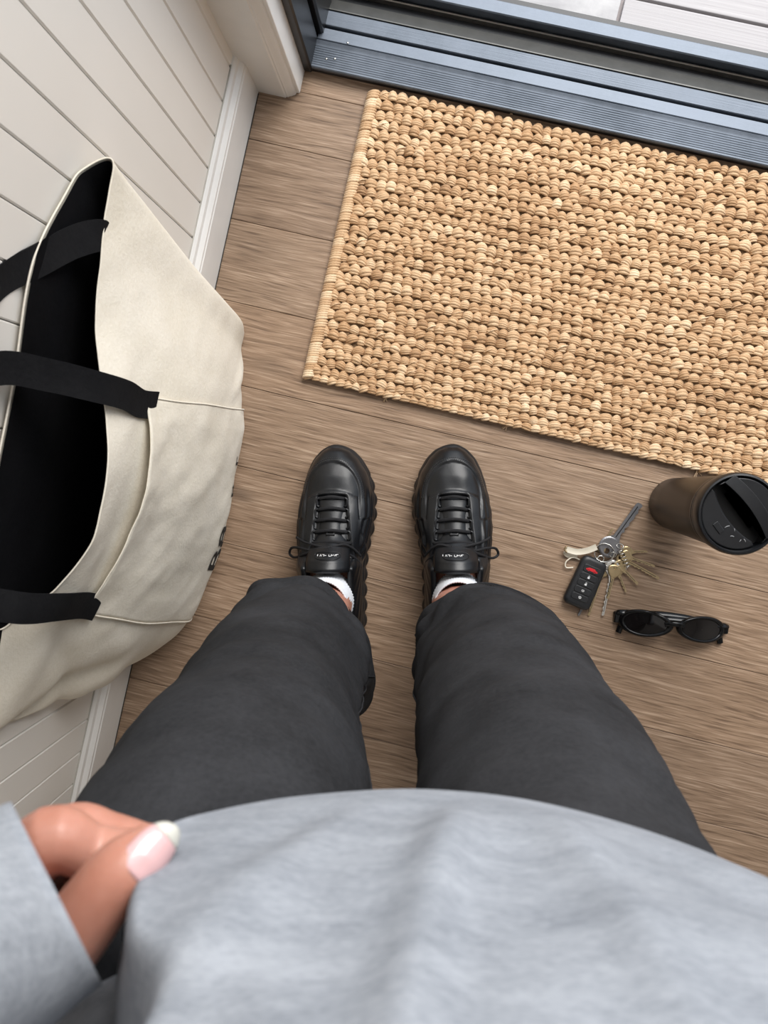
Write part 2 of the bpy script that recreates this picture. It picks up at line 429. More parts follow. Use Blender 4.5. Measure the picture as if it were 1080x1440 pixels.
# ------------------------------------------------------------------ jute doormat
mat_c = Vector((-.212, .080, 0))
dm = empty('doormat', mat_c); tag(dm, 'chunky woven natural jute doormat on the wood floor below the black door sill', 'doormat')
MB().box(.005, .795, .005, .415, .0005, .006).build('backing', m_plain('jute_backing', (.20, .12, .06), .9), dm, False)
NR = 30; PITCH = .4205 / NR
random.seed(11)
def knot(mb, c, ax, ay, az, ang, tilt, col, lobes):
    """one braided loop: a bundle of parallel yarns that arch over and pinch together at both ends"""
    ca, sa = math.cos(ang), math.sin(ang); bow = random.uniform(.25, .55) * ay
    for k in range(lobes):
        v = (k + .5) / lobes * 2 - 1
        pts, rad = [], []
        for i in range(7):
            f = i / 6; sn = math.sin(PI * (.06 + .88 * f))
            x = (f * 2 - 1) * ax * (1 - .10 * abs(v)); y = v * ay * .80 * sn ** .55 + bow * (sn - .6)
            z = az * (sn ** .75) * math.sqrt(max(.12, 1 - .62 * v * v)) - .002
            x2 = x * ca - y * sa; y2 = x * sa + y * ca
            pts.append((c[0] + x2, c[1] + y2, max(.0010, c[2] + z + tilt * x2))); rad.append(ay / lobes * (1.02 + .12 * random.random()) * (.45 + .62 * sn))
        mb.tube(pts, rad, 6, col=max(.02, min(1, col + random.gauss(0, .07))))
for r in range(NR):
    mb = MB(); y = .0075 + (r + .5) * (.4205 - .010) / NR
    p0 = random.uniform(.011, .0145) ; x = .008 + (r % 2) * .006 + random.uniform(-.002, .002)
    xend = .797 + random.uniform(-.003, .003)
    rowtone = random.uniform(-.05, .07)
    while x < xend:
        w_ = random.gauss(.0150, .0017); w_ = max(.0115, min(.0195, w_))
        col = min(1, max(.05, .50 + rowtone + random.gauss(0, .11)))
        wob = .0014 * nz(x * 18, r * .37, 2.2)
        knot(mb, (x + w_ / 2, y + wob + random.gauss(0, .0006), .0050 + random.gauss(0, .0007)), w_ * .60, .0080 * random.uniform(.9, 1.12),
             .0095 * random.uniform(.8, 1.15), random.gauss(.10, .16), random.gauss(0, .15), col, random.choice((3, 4, 4, 5)))
        if random.random() < .06:   # a fuzzy strand that crosses to the next loop
            mb.tube(smooth_path([(x, y - .004, .009), (x + .006, y + .001, .0145), (x + .014, y + .005, .010)], 6), .0009, 5, col=min(1, col + .2))
        x += w_ * .96
    mb.build('braided_row', MJ, dm)
for nm, xe in (('edge_binding', .0045),):
    mb = MB(); y = .006
    while y < .418:
        s_ = random.uniform(.0095, .0125); col = min(1, max(.1, .6 + random.gauss(0, .13)))
        for q in (-.0030, .0004, .0038):
            mb.tube(smooth_path([(xe - .006, y + q - .003, .002), (xe - .0055, y + q - .001, .0085), (xe + .001, y + q + .0012, .0138), (xe + .0075, y + q + .003, .0115), (xe + .010, y + q + .004, .005)], 9),
                    [.0012, .0021, .0025, .0025, .0026, .0025, .0024, .002, .0012], 6, col=min(1, col + random.uniform(-.08, .08)))
        y += s_
    mb.build(nm, MJ, dm)
mb = MB(); y = .006
while y < .418:
    knot(mb, (.797, y + .006, .0058), .0072, .0062, .0078, random.gauss(1.4, .15), 0, min(1, max(.1, .55 + random.gauss(0, .13))), 3); y += .0105
mb.build('edge_binding', MJ, dm)
mb = MB(); x = .0
while x < .79:
    s_ = random.uniform(.011, .0145); col = min(1, max(.1, .55 + random.gauss(0, .13)))
    knot(mb, (x + s_ / 2, .004, .0058), s_ * .62, .0062, .0080, random.gauss(.25, .2), 0, col, 3); x += s_ * .95
mb.build('edge_binding', MJ, dm)
mb = MB()
for (x, y, l, a) in ((.575, .0, .012, -1.2), (.30, .0, .008, -1.9), (.12, -.001, .006, -1.3), (.20, .425, .006, 1.3)):
    for q in range(4):
        aa = a + random.gauss(0, .3); mb.tube(smooth_path([(x + q * .0012, y, .005), (x + math.cos(aa) * l * .6, y + math.sin(aa) * l * .6, .004), (x + math.cos(aa) * l, y + math.sin(aa) * l, .0012)], 6), .0005, 4, col=.75)
mb.build('loose_fibres', MJ, dm)['kind'] = 'stuff'

# ------------------------------------------------------------------ canvas tote bag
bag = empty('tote_bag', (-.33, -.12, 0)); BO = Vector((-.33, -.12, 0))
tag(bag, 'large cream canvas tote bag with black lining and straps leaning on white wall', 'bag')
# columns c0..c8 run along the front from the far corner to the near corner, then c9..c13 back along the wall
ZL = [.003, .05, .12, .22, .30, .37, .415, .45]
FR = [
 [(-.318, .130), (-.312, .095), (-.303, .05), (-.295, .014), (-.288, -.08), (-.288, -.19), (-.301, -.290), (-.328, -.342), (-.362, -.372)],
 [(-.312, .137), (-.306, .098), (-.293, .052), (-.281, .014), (-.272, -.08), (-.274, -.19), (-.290, -.294), (-.320, -.345), (-.360, -.376)],
 [(-.320, .148), (-.309, .106), (-.291, .052), (-.282, .011), (-.273, -.08), (-.276, -.18), (-.296, -.285), (-.328, -.345), (-.366, -.377)],
 [(-.333, .164), (-.319, .115), (-.300, .054), (-.287, .008), (-.279, -.078), (-.284, -.172), (-.303, -.270), (-.334, -.345), (-.372, -.378)],
 [(-.344, .180), (-.331, .124), (-.310, .056), (-.297, .003), (-.289, -.076), (-.296, -.163), (-.314, -.252), (-.343, -.338), (-.374, -.374)],
 [(-.353, .194), (-.343, .132), (-.324, .061), (-.309, .000), (-.300, -.074), (-.307, -.155), (-.327, -.236), (-.352, -.325), (-.376, -.376)],
 [(-.357, .201), (-.350, .136), (-.335, .066), (-.316, .000), (-.302, -.072), (-.304, -.148), (-.323, -.216), (-.350, -.295), (-.377, -.362)],
 [(-.359, .207), (-.355, .140), (-.346, .070), (-.325, .000), (-.303, -.070), (-.301, -.140), (-.326, -.197), (-.352, -.225), (-.374, -.252)]]
BKZ = [0, 0, 0, 0, .005, .018, .038, .064]
rows_c = []
for i, zl in enumerate(ZL):
    f = [Vector((x, y, zl)) for x, y in FR[i]]
    bx = -.367 if zl < .12 else -.378
    y1, y0 = FR[i][8][1], FR[i][0][1]
    e = BKZ[i]
    bk = [Vector((bx, y1 + (y0 - y1) * q, zl + e * h)) for q, h in ((.08, .7), (.3, .95), (.52, 1.0), (.74, 1.15), (.90, .62), (.965, .25))]
    rows_c.append(f + bk)
NCOL = 15
def bag_pt(cidx, ti, inset=0., off=0.):
    rws = [cr(rows_c[k], cidx, True) for k in range(len(ZL))]
    p = cr(rws, ti)
    return p
def bag_wr(p, cidx, ti):
    """soft creases of the cloth"""
    front = 1.0 if cidx <= 8.3 else .12
    a = .0028 * nz(p.y * 14, p.z * 9, 1.3) + .0008 * nz(p.y * 38 + p.z * 20, p.z * 24, 4.1)
    # diagonal pulls towards the lower far corner and the pocket corner
    d = (p.y - .02) * .8 + (p.z - .10) * .6
    a += .0045 * math.exp(-((d) / .012) ** 2) * sstep(.02, .06, p.y) * sstep(.3, .15, p.z)
    a += -.008 * math.exp(-(((p.y + .32) - (p.z - .33) * .9) / .022) ** 2) * sstep(-.22, -.30, p.y)
    a += .006 * math.exp(-(((p.y + .31) - (p.z - .24) * .9) / .03) ** 2) * sstep(-.22, -.30, p.y)
    if 6.3 < cidx < 9.2:
        tv = 3.4 + (cidx - 6.8) * 1.35
        w2 = sstep(6.3, 7.2, cidx) * sstep(8.5, 7.8, cidx)
        a += (-.015 * math.exp(-((ti - tv) / .5) ** 2) + .006 * math.exp(-((ti - tv + 1.3) / .7) ** 2)) * w2 * sstep(2.2, 3.4, ti)
    return a * front
def bdir(c):
    f = sstep(5.8, 7.2, c); g = sstep(0, .5, c) * sstep(9.2, 8.3, c)
    return Vector((1 - .5 * f, -.85 * f, 0)) * g
NT_, NS_ = 70, 220
rows = []
for i in range(NT_ + 1):
    ti = (len(ZL) - 1) * i / NT_; row = []
    for j in range(NS_):
        c = NCOL * j / NS_; p = bag_pt(c, ti)
        wr_ = bag_wr(p, c, ti); q = p - BO
        dirn = bdir(c)
        p = p + dirn * wr_ * sstep(0, .6, ti)
        row.append(p - BO)
    rows.append(row)
shell = MB().grid(rows, cu=True, cap0=True).build('body', MCAN, bag)
lin = []
for i in range(NT_ + 1):
    ti = (len(ZL) - 1) * i / NT_; row = []
    mid = [bag_pt(NCOL * j / NS_, ti) for j in range(NS_)]
    for j in range(NS_):
        p = mid[j]; cen = Vector((0, 0, 0))
        # inward normal from neighbours, in plan
        tg = mid[(j + 1) % NS_] - mid[j - 1]; n = Vector((tg.y, -tg.x, 0))
        if n.length > 1e-9: n.normalize()
        k = rows[i][j] + BO; cc_ = NCOL * j / NS_; pull = sstep(6.2, 7.2, cc_) * sstep(10.2, 9.4, cc_) if cc_ < 12 else 0
        row.append(k + n * .0022 * (1 - pull) + (Vector((-.352, -.20, k.z)) - k) * .10 * pull + Vector((0, 0, .006 if i == 0 else -.0006)) - BO)
    lin.append(row)
cx_ = sum((rows[NT_ // 2][j].x for j in range(NS_))) / NS_
# make sure the lining lies inside
d0 = (lin[NT_ // 2][NS_ // 4].x - rows[NT_ // 2][NS_ // 4].x)
if d0 > 0:
    for i in range(NT_ + 1):
        for j in range(NS_):
            cc_ = NCOL * j / NS_
            if 6.2 < cc_ < 10.2: continue
            e = lin[i][j] - rows[i][j]; lin[i][j] = rows[i][j] + Vector((-e.x, -e.y, e.z))
lining = MB().grid(lin, cu=True, cap0=True).build('lining', MLIN, bag); lining['label'] = 'black cotton lining inside the bag'
# rim seam: a thin cord of folded canvas
MB().tube([p + Vector((0, 0, .0006)) for p in rows[-1]], .0010, 6, closed=True).build('rim', MCAN, bag)
# front pocket between columns c3 and c6
def front_surf(c, ti, off):
    p = bag_pt(c, ti); dirn = bdir(c)
    e1 = bag_pt(c + .05, ti) - bag_pt(c - .05, ti); e2 = bag_pt(c, min(ti + .05, 7)) - bag_pt(c, max(ti - .05, 0)); n = e1.cross(e2); n.normalize()
    if n.x < 0: n = -n
    return p + dirn * bag_wr(p, c, ti) * sstep(0, .6, ti) + n * off
T_P = 5.0
rows = []; NP, MP_ = 60, 60
for i in range(NP + 1):
    ti = .06 + (T_P - .06) * i / NP; row = []
    for j in range(MP_ + 1):
        c = 3 + 3 * j / MP_; v = j / MP_
        edge = min(1, min(v, 1 - v) * 9); gape = .010 * sstep(.8, 1.0, i / NP) * math.sin(PI * v) ** 1.2
        off = .0022 + .0012 * edge + gape + .0018 * nz(c * 2.3, ti * 1.7, 9.1) * edge + .0006 * nz(c * 6, ti * 3 + c * 2, 3.7) * edge
        row.append(front_surf(c, ti, off) - BO)
    rows.append(row)
MB().grid(rows).build('front_pocket', MCAN, bag, solid=.0014)
pk = rows
hem_pts = [pk[NP - 3][j] + Vector((.0016, 0, .0004)) for j in range(MP_ + 1)]
MB().tube([pk[i][0] + Vector((.0008, .0004, 0)) for i in range(NP + 1)], .0011, 6).build('pocket_seam', MCAN, bag)
MB().tube([pk[i][-1] + Vector((.0006, -.0004, 0)) for i in range(NP + 1)], .0011, 6).build('pocket_seam', MCAN, bag)
MB().tube([p for p in pk[-1]], .0010, 6).build('pocket_hem', MCAN, bag)
# printed letters low on the pocket, mapped onto its surface
def pocket_print(txt, size, c0, z0, sx=1.0):
    cu = bpy.data.curves.new('print', 'FONT'); cu.body = txt; cu.size = size; cu.extrude = 0; cu.offset = .0006
    to = bpy.data.objects.new('t', cu); C.objects.link(to)
    dg = bpy.context.evaluated_depsgraph_get(); me = bpy.data.meshes.new_from_object(to.evaluated_get(dg))
    bpy.data.objects.remove(to)
    bm = bmesh.new(); bm.from_mesh(me); bmesh.ops.triangulate(bm, faces=bm.faces)
    bmesh.ops.subdivide_edges(bm, edges=[e for e in bm.edges if e.calc_length() > .006], cuts=2)
    for v in bm.verts:
        # reading direction runs from the near end to the far end of the pocket
        c = c0 - v.co.x * sx / .098; z = z0 + v.co.y
        ti = 0
        for k in range(len(ZL) - 1):
            if ZL[k] <= z <= ZL[k + 1]: ti = k + (z - ZL[k]) / (ZL[k + 1] - ZL[k])
        vv = (c - 3) / 3; edge = min(1, min(vv, 1 - vv) * 9)
        off = .0022 + .0012 * edge + .0018 * nz(c * 2.3, ti * 1.7, 9.1) * edge + .0006 * nz(c * 6, ti * 3 + c * 2, 3.7) * edge + .0016
        v.co = front_surf(c, ti, off) - BO
    bm.to_mesh(me); bm.free()
    o = link('printed_letters', me, MBINK, bag, False); o['label'] = 'black printed lettering low on the pocket'
    return o
pocket_print('B8', .060, 5.28, .040, 1.0)
pocket_print('p', .036, 4.28, .046, 1.0)
pocket_print('r', .034, 3.86, .046, 1.0)
# straps
def strap(pts, name='strap', n=60, w_=.0135, up=None, th=.0011):
    pts = [Vector(p) - BO for p in pts]
    path = smooth_path(pts, n)
    return path
def ribbon(name, pts, wid, wdir, n=70, th=.0018, parent=bag, m=MWEB, org=BO):
    """a flat band through pts; wdir lists the direction of its width at each point"""
    P = smooth_path([Vector(p) - org for p in pts], n); W = smooth_path(wdir, n)
    rows = []
    for p, q, i in zip(P, W, range(n)):
        t = (P[min(i + 1, n - 1)] - P[max(i - 1, 0)]).normalized(); q = (q - q.dot(t) * t).normalized(); u = t.cross(q)
        rows.append([p + q * (wid / 2 * a) + u * (th / 2 * b + .0006 * (1 - a * a)) for a, b in ((-1, -1), (-.5, -1), (0, -1), (.5, -1), (1, -1), (1, 1), (.5, 1), (0, 1), (-.5, 1), (-1, 1))])
    return MB().grid(rows, cu=True, cap0=True, cap1=True).build(name, m, parent, autos=40)
s0 = front_surf(3.10, 4.70, .0038); s1 = front_surf(5.90, 4.70, .0038)
s0b = front_surf(3.12, 5.35, .005); s1b = front_surf(5.93, 5.35, .005)
ribbon('front_strap', [s0, s0b, at(178, 556, .43), at(140, 545, .475), at(70, 528, .515), at(0, 518, .55), Vector((-.366, -.03, .63)), Vector((-.368, -.11, .67)),
        Vector((-.367, -.19, .63)), at(-12, 850, .54), at(40, 856, .50), at(85, 854, .46), s1b, s1], .029,
       [(0, 1, 0), (0, 1, 0), (0, 1, .05), (-.1, 1, .1), (-.1, 1, .1), (-.1, 1, .25), (0, .4, 1), (0, 0, 1), (0, -.4, 1), (-.2, 1, -.5), (.1, 1, -.25), (.2, 1, -.2), (.15, 1, -.1), (.15, 1, 0)], 110)
ribbon('back_strap', [front_surf(1.0, 6.3, -.010), at(143, 331, .452), at(105, 340, .478), at(55, 366, .515), at(8, 391, .553), Vector((-.3735, .040, .60)), Vector((-.3735, -.01, .65)), Vector((-.3735, -.09, .68)),
        Vector((-.372, -.17, .62)), Vector((-.372, -.21, .55))], .029,
       [(0, 1, 0), (0, 1, 0), (-.1, 1, .1), (-.1, .95, .3), (0, .8, .5), (0, .8, .6), (0, .6, .8), (0, 0, 1), (0, -.7, .8), (0, -1, .3)], 90)
# ------------------------------------------------------------------ travel tumbler
TC = (.3465, .0265); TH = .272
tm = empty('tumbler', (TC[0], TC[1], 0)); tag(tm, 'dark brown-black steel travel tumbler with black flip lid standing beside doormat corner', 'tumbler')
MB().lathe([(.001, 0), (.033, 0), (.0355, .0015), (.037, .006), (.0385, .06), (.0405, .13), (.0425, .20), (.0435, .228), (.0430, .231)], n=72).build('cup_body', MTUM, tm, autos=40)
MB().lathe([(.001, .229), (.0440, .229), (.0448, .231), (.0448, .2345), (.0438, .2355), (.0438, .2375), (.0452, .2385), (.0452, .2425), (.0442, .2435), (.0442, .2455), (.0462, .247), (.0470, .256), (.0468, .266), (.0455, .269),
            (.0435, .2695), (.0420, .2675), (.0415, .262), (.0405, .2505), (.020, .2485), (.001, .2485)], n=72).build('lid', MLID, tm, autos=40)
# flip part of the lid: a raised segment with a curved edge, and a carry band over the hollow
angL = math.atan2(*(lambda a: (a.y, a.x))(at(1072, 768, .268) - at(1003, 674, .268)))
Mz = Matrix.Rotation(angL, 4, 'Z')
seg = []
for k in range(41):
    a = PI * k / 40; seg.append((.0405 * math.cos(a), .0405 * math.sin(a)))
cut = []
for k in range(1, 24):
    u = -1 + 2 * k / 24; cut.append((.0405 * u, .0065 + .0060 * (1 - u * u)))
poly = seg + cut
o = MB().prism([(p[0], p[1]) for p in poly], .2490, .2700).build('flip_cover', MLID, tm, False, bevel=.0014); o.rotation_euler = (0, 0, angL)
rows = []
for k in range(25):
    u = -1 + 2 * k / 24; z = .2702 + .0035 * (1 - u * u)
    yc = .0135 + .0045 * (1 - u * u)
    rows.append([Vector((.0395 * u, yc + w2, z + h)) for w2, h in ((-.007, -.0015), (-.007, .0012), (.007, .0012), (.007, -.0015))])
o = MB().grid(rows, cu=True, cap0=True, cap1=True).build('carry_band', MLID, tm, False, bevel=.0006); o.rotation_euler = (0, 0, angL)
seg = [(.0405 * math.cos(PI + PI * k / 40), .0405 * math.sin(PI + PI * k / 40)) for k in range(2, 39)]
cut = [(.0385 * (1 - 2 * k / 24), -.0040 - .0085 * (1 - (1 - 2 * k / 24) ** 2)) for k in range(1, 24)]
o = MB().prism(seg + cut, .2490, .2620).build('lid_plate', MLID, tm, False, bevel=.0014); o.rotation_euler = (0, 0, angL)
o = MB().box(-.007, .007, -.030, -.023, .2616, .2632).build('drink_plug', MLID, tm, False, bevel=.001); o.rotation_euler = (0, 0, angL)
mb = MB()
for (px, py, l, a) in ((1019, 742, .006, .6), (1027, 754, .004, .1), (1040, 762, .003, 1.2), (1046, 758, .004, -.8), (1033, 747, .003, 1.9)):
    p = at(px, py, .2624) - Vector((TC[0], TC[1], 0)); mb.tube([p, p + Vector((math.cos(a) * l * .5, math.sin(a) * l * .5 + .0006, 0)), p + Vector((math.cos(a) * l, math.sin(a) * l, 0))], .0004, 5)
mb.build('scuff_marks', m_plain('dried_residue', (.35, .36, .37), .8), tm)

# ------------------------------------------------------------------ keys
def frame2(a, b, z, roll=0):
    """matrix with +X from pixel a to pixel b on the floor"""
    A = at(*a, z); B = at(*b, z); d = B - A
    return Matrix.Translation(A) @ Matrix.Rotation(math.atan2(d.y, d.x), 4, 'Z'), d.length
def bow_poly(r, hole=True, style=0, n=28):
    out = []
    for k in range(n):
        a = 2 * PI * k / n; rr = r * (1 + (.07 * math.cos(3 * a) if style == 1 else .05 * math.cos(4 * a) if style == 2 else 0))
        out.append((rr * math.cos(a), rr * math.sin(a)))
    return out
def key(a, b, z, m, br, bw, label, teeth=6, style=0, tilt=0, th=.0021):
    mx, L = frame2(a, b, z)
    k = empty('key'); k.matrix_world = mx @ Matrix.Rotation(tilt, 4, 'Y'); tag(k, label, 'key', 'keys on the ring')
    # bow with a hole: ring grid
    out = bow_poly(br, style=style); n = len(out); hr = br * .27; hx = -br * .45
    inn = [(hx + hr * math.cos(2 * PI * i / n), hr * math.sin(2 * PI * i / n)) for i in range(n)]
    q = .86
    rows = [[(x, y, -th / 2) for x, y in inn], [(x * q, y * q, -th / 2) for x, y in out], [(x, y, -th / 2 * .5) for x, y in out], [(x, y, th / 2 * .5) for x, y in out], [(x * q, y * q, th / 2) for x, y in out], [(x, y, th / 2) for x, y in inn]]
    MB().grid(rows, cu=True, cv=True).build('bow', m, k, False)
    # blade: shoulder then cuts on one side
    x0 = br * .85; pts = [(x0, -bw * .7), (x0 + .003, -bw * .7), (x0 + .003, -bw / 2)]
    random.seed(int(L * 1e5))
    xs = x0 + .005; seglen = (L - xs - .003) / teeth
    low = [(xs + seglen * i + seglen * f, -bw / 2 + (0 if f in (0,) else random.uniform(.0008, bw * .38))) for i in range(teeth) for f in (0, .4, .75)]
    pts += low + [(L - .002, -bw / 2 + .0005), (L, -bw * .1), (L - .001, bw * .35), (L - .003, bw / 2), (x0 + .003, bw / 2), (x0 + .003, bw * .7), (x0, bw * .7)]
    MB().prism(pts, -th * .38, th * .38).build('blade', m, k, False)
    MB().box(x0 + .003, L - .006, bw * .02, bw * .16, th * .2, th * .42).build('groove', MBLK, k, False)
    return k
key((857, 769), (901, 708), .0085, MSTEEL, .0155, .0100, 'big grey round-headed key pointing up toward the tumbler', 5, th=.003)
kb = key((861, 799), (847, 866), .0045, MCHR, .0115, .0045, 'silver key with a wide scalloped head below the ring, longest pointing down', 6, 2)
key((864, 803), (854, 842), .0075, MBRASS, .0095, .004, 'short brass key pointing down just right of the long silver one', 5, 1)
key((868, 802), (880, 833), .0035, MBRASS, .0085, .0036, 'small brass key fanned down and slightly right under the coil', 4, 0)
key((872, 796), (897, 822), .006, MBRASS, .009, .0045, 'brass key pointing down right toward the sunglasses', 5, 1)
key((876, 786), (927, 814), .0035, MBRASS, .0100, .0052, 'long brass key reaching farthest right beneath the tumbler', 7, 0)
key((880, 782), (921, 797), .0075, MBRASS, .0085, .0042, 'brass key lying just above the farthest right one', 5, 2)
key((882, 776), (911, 776), .0035, MBRASS, .0080, .0038, 'uppermost brass key pointing right past the coil', 4, 1)
key((848, 803), (827, 866), .0025, MBRASS, .0090, .0040, 'thin brass key sticking out below the car fob', 6, 0)
key((842, 806), (813, 866), .0020, MSTEEL, .0090, .0038, 'dark key half hidden under the car fob, tip at its lower corner', 5, 0)
key((846, 771), (862, 743), .0025, MBRASS, .0070, .0034, 'tiny brass key hidden behind the big grey round key head', 3, 0)
c = at(849.6, 777.4, .012)
mb = MB()
for dz, dr_ in ((0, 0), (.0012, .0004)):
    mb.tube([c + Vector(((.0130 + dr_) * math.cos(2 * PI * i / 48), (.0130 + dr_) * math.sin(2 * PI * i / 48), dz + .003 * math.cos(2 * PI * i / 48))) for i in range(48)], .00075, 8, closed=True)
tag(mb.build('key_ring', MCHR), 'silver split ring in the middle of the bunch of keys', 'key ring')
mb = MB()      # coiled link beside the ring
p0, p1 = at(872, 773, .011), at(884, 799, .008)
pts = []
dv = (p1 - p0); du = dv.normalized(); sd = du.cross(Vector((0, 0, 1)))
for i in range(110):
    f = i / 109; a = f * 2 * PI * 6; pts.append(p0 + dv * f + sd * .0042 * math.cos(a) + Vector((0, 0, .0036 * math.sin(a))))
mb.tube(pts, .0007, 6)
tag(mb.build('coil_link', MCHR), 'small silver spring coil hanging from right side of the key ring', 'key chain')
for i, (px, py, r, z, lb) in enumerate(((862, 780, .0045, .0125, 'small silver jump ring at the right edge of the key ring'), (850, 798, .0042, .011, 'small silver jump ring between key ring and scalloped key head'), (872, 768, .0042, .0125, 'small silver jump ring above the spring coil'), (836, 788, .0045, .0105, 'small silver jump ring joining the car fob to the key ring'))):
    q = at(px, py, z); mb = MB()
    mb.tube([q + Vector((r * math.cos(2 * PI * k / 24), r * math.sin(2 * PI * k / 24) * .8, .003 * math.sin(2 * PI * k / 24 + i))) for k in range(24)], .0008, 6, closed=True)
    tag(mb.build('jump_ring', MCHR), lb, 'ring', 'small rings in the bunch of keys')
# cream leather strap loop
sp = [at(839, 769, .013), at(826, 774, .0125), at(812, 776, .0125), at(799, 773, .0115), at(794.5, 774, .008), at(799, 780, .0035), at(812, 781, .0035)]
st = empty('key_strap', sp[2]); tag(st, 'cream leather key strap sticking out left from key ring above the fob', 'key strap')
ribbon('strap_band', sp, .0085, [(.2, 1, 0)] * 7, 40, .0014, st, MSTRP, sp[2])
lp = [at(815, 787, .004), at(805, 784, .006), at(796, 790, .006), at(796, 798, .005), at(806, 798, .004)]
mb = MB().tube(smooth_path([p - sp[2] for p in lp], 26), .0010, 6).build('loop', MSTRP, st)
MB().tube(smooth_path([p - sp[2] for p in (at(797, 769, .0125), at(794, 772, .012), at(797, 777, .0125))], 10), .0012, 6).build('strap_rivet', MBRASS, st)
# car fob
A = at(835, 788, .0); B = at(808, 848, .0); d = B - A
fb = empty('car_key_fob', A + Vector((0, 0, .0035))); fb.rotation_euler = (0, 0, math.atan2(d.y, d.x))
tag(fb, 'black car key fob with one red and four black buttons beside the key ring', 'key fob')
L = .0715; W = .0205
def rrect(x0, x1, hw0, hw1, r, n=6):
    pts = []
    for (cx, cy, a0) in ((x1 - r, hw1 - r, 0), (x0 + r, hw0 - r, 90), (x0 + r, -hw0 + r, 180), (x1 - r, -hw1 + r, 270)):
        for k in range(n + 1):
            a = R_(a0 + 90 * k / n); pts.append((cx + r * math.cos(a), cy + r * math.sin(a)))
    return pts
rows = []
for z, ins in ((0, .002), (.0015, .0006), (.006, 0), (.0095, .0008), (.0115, .0026), (.0122, .006)):
    rows.append([(x, y, z) for x, y in rrect(-.004 + ins, L - ins, W * .93 - ins, W - ins, .0085 - ins * .6)])
MB().grid(rows, cu=True, cap0=True, cap1=True).build('fob_case', MPLAS, fb, True, autos=60)
MB().tube([(-.006 + .0045 * math.cos(2 * PI * k / 20), .006 + .0045 * math.sin(2 * PI * k / 20), .006) for k in range(20)], .0011, 6, closed=True).build('fob_loop', MCHR, fb)
bys = [(.008, .0185), (.0200, .0290), (.0305, .0395), (.0410, .0500), (.0515, .0605)]
for i, (b0, b1) in enumerate(bys):
    o = MB().prism(rrect(b0, b1, .0125, .0125, .003), .0118, .0134).build('button', MPLAS, fb, False, bevel=.0006)
def fobicon(mb, cx, s=1.0, kind='lock'):
    z0, z1 = .0134, .0137
    if kind == 'lock' or kind == 'unlock':
        mb.box(cx - .0002, cx + .0022, -.0015, .0015, z0, z1)
        mb.tube([(cx - .0002, -.001 + (.0012 if kind == 'unlock' else 0), z1), (cx - .0017, -.0008, z1), (cx - .0021, 0, z1), (cx - .0017, .0008, z1), (cx - .0002, .001, z1)], .0003, 5)
    elif kind == 'trunk':
        mb.box(cx - .0014, cx - .0006, -.002, .002, z0, z1); mb.box(cx + .0006, cx + .0014, -.002, .002, z0, z1); mb.box(cx - .0014, cx + .0014, -.002, -.0013, z0, z1); mb.box(cx - .0014, cx + .0014, .0013, .002, z0, z1)
    else:
        mb.tube([(cx + .0016 * math.cos(2 * PI * k / 16), .0018 * math.sin(2 * PI * k / 16), z1) for k in range(16)], .00035, 5, closed=True); mb.box(cx - .0006, cx + .0006, -.0006, .0006, z0, z1)
for (b0, b1), kd in zip(bys[1:], ('lock', 'unlock', 'trunk', 'start')):
    mb = MB(); fobicon(mb, (b0 + b1) / 2, 1, kd); o = mb.build('printed_icon', MINK, fb, False); o['label'] = 'small white printed icon'
mb = MB(); cxx = .0132
z0 = .0134
car = [(.0, -.0085), (.0, -.007), (-.0018, -.005), (-.0024, .003), (-.0004, .0062), (.0002, .0085), (.0022, .0085), (.0022, -.0085)]
mb.prism([(cxx + a, b) for a, b in car], z0, z0 + .0004)
mb.prism([(cxx + .0022 + .0012 * math.cos(a), -.0045 + .0012 * math.sin(a)) for a in [2 * PI * k / 10 for k in range(10)]], z0, z0 + .0004)
mb.prism([(cxx + .0022 + .0012 * math.cos(a), .0045 + .0012 * math.sin(a)) for a in [2 * PI * k / 10 for k in range(10)]], z0, z0 + .0004)
o = mb.build('alarm_icon', MRED, fb, False); o['label'] = 'red printed car icon'

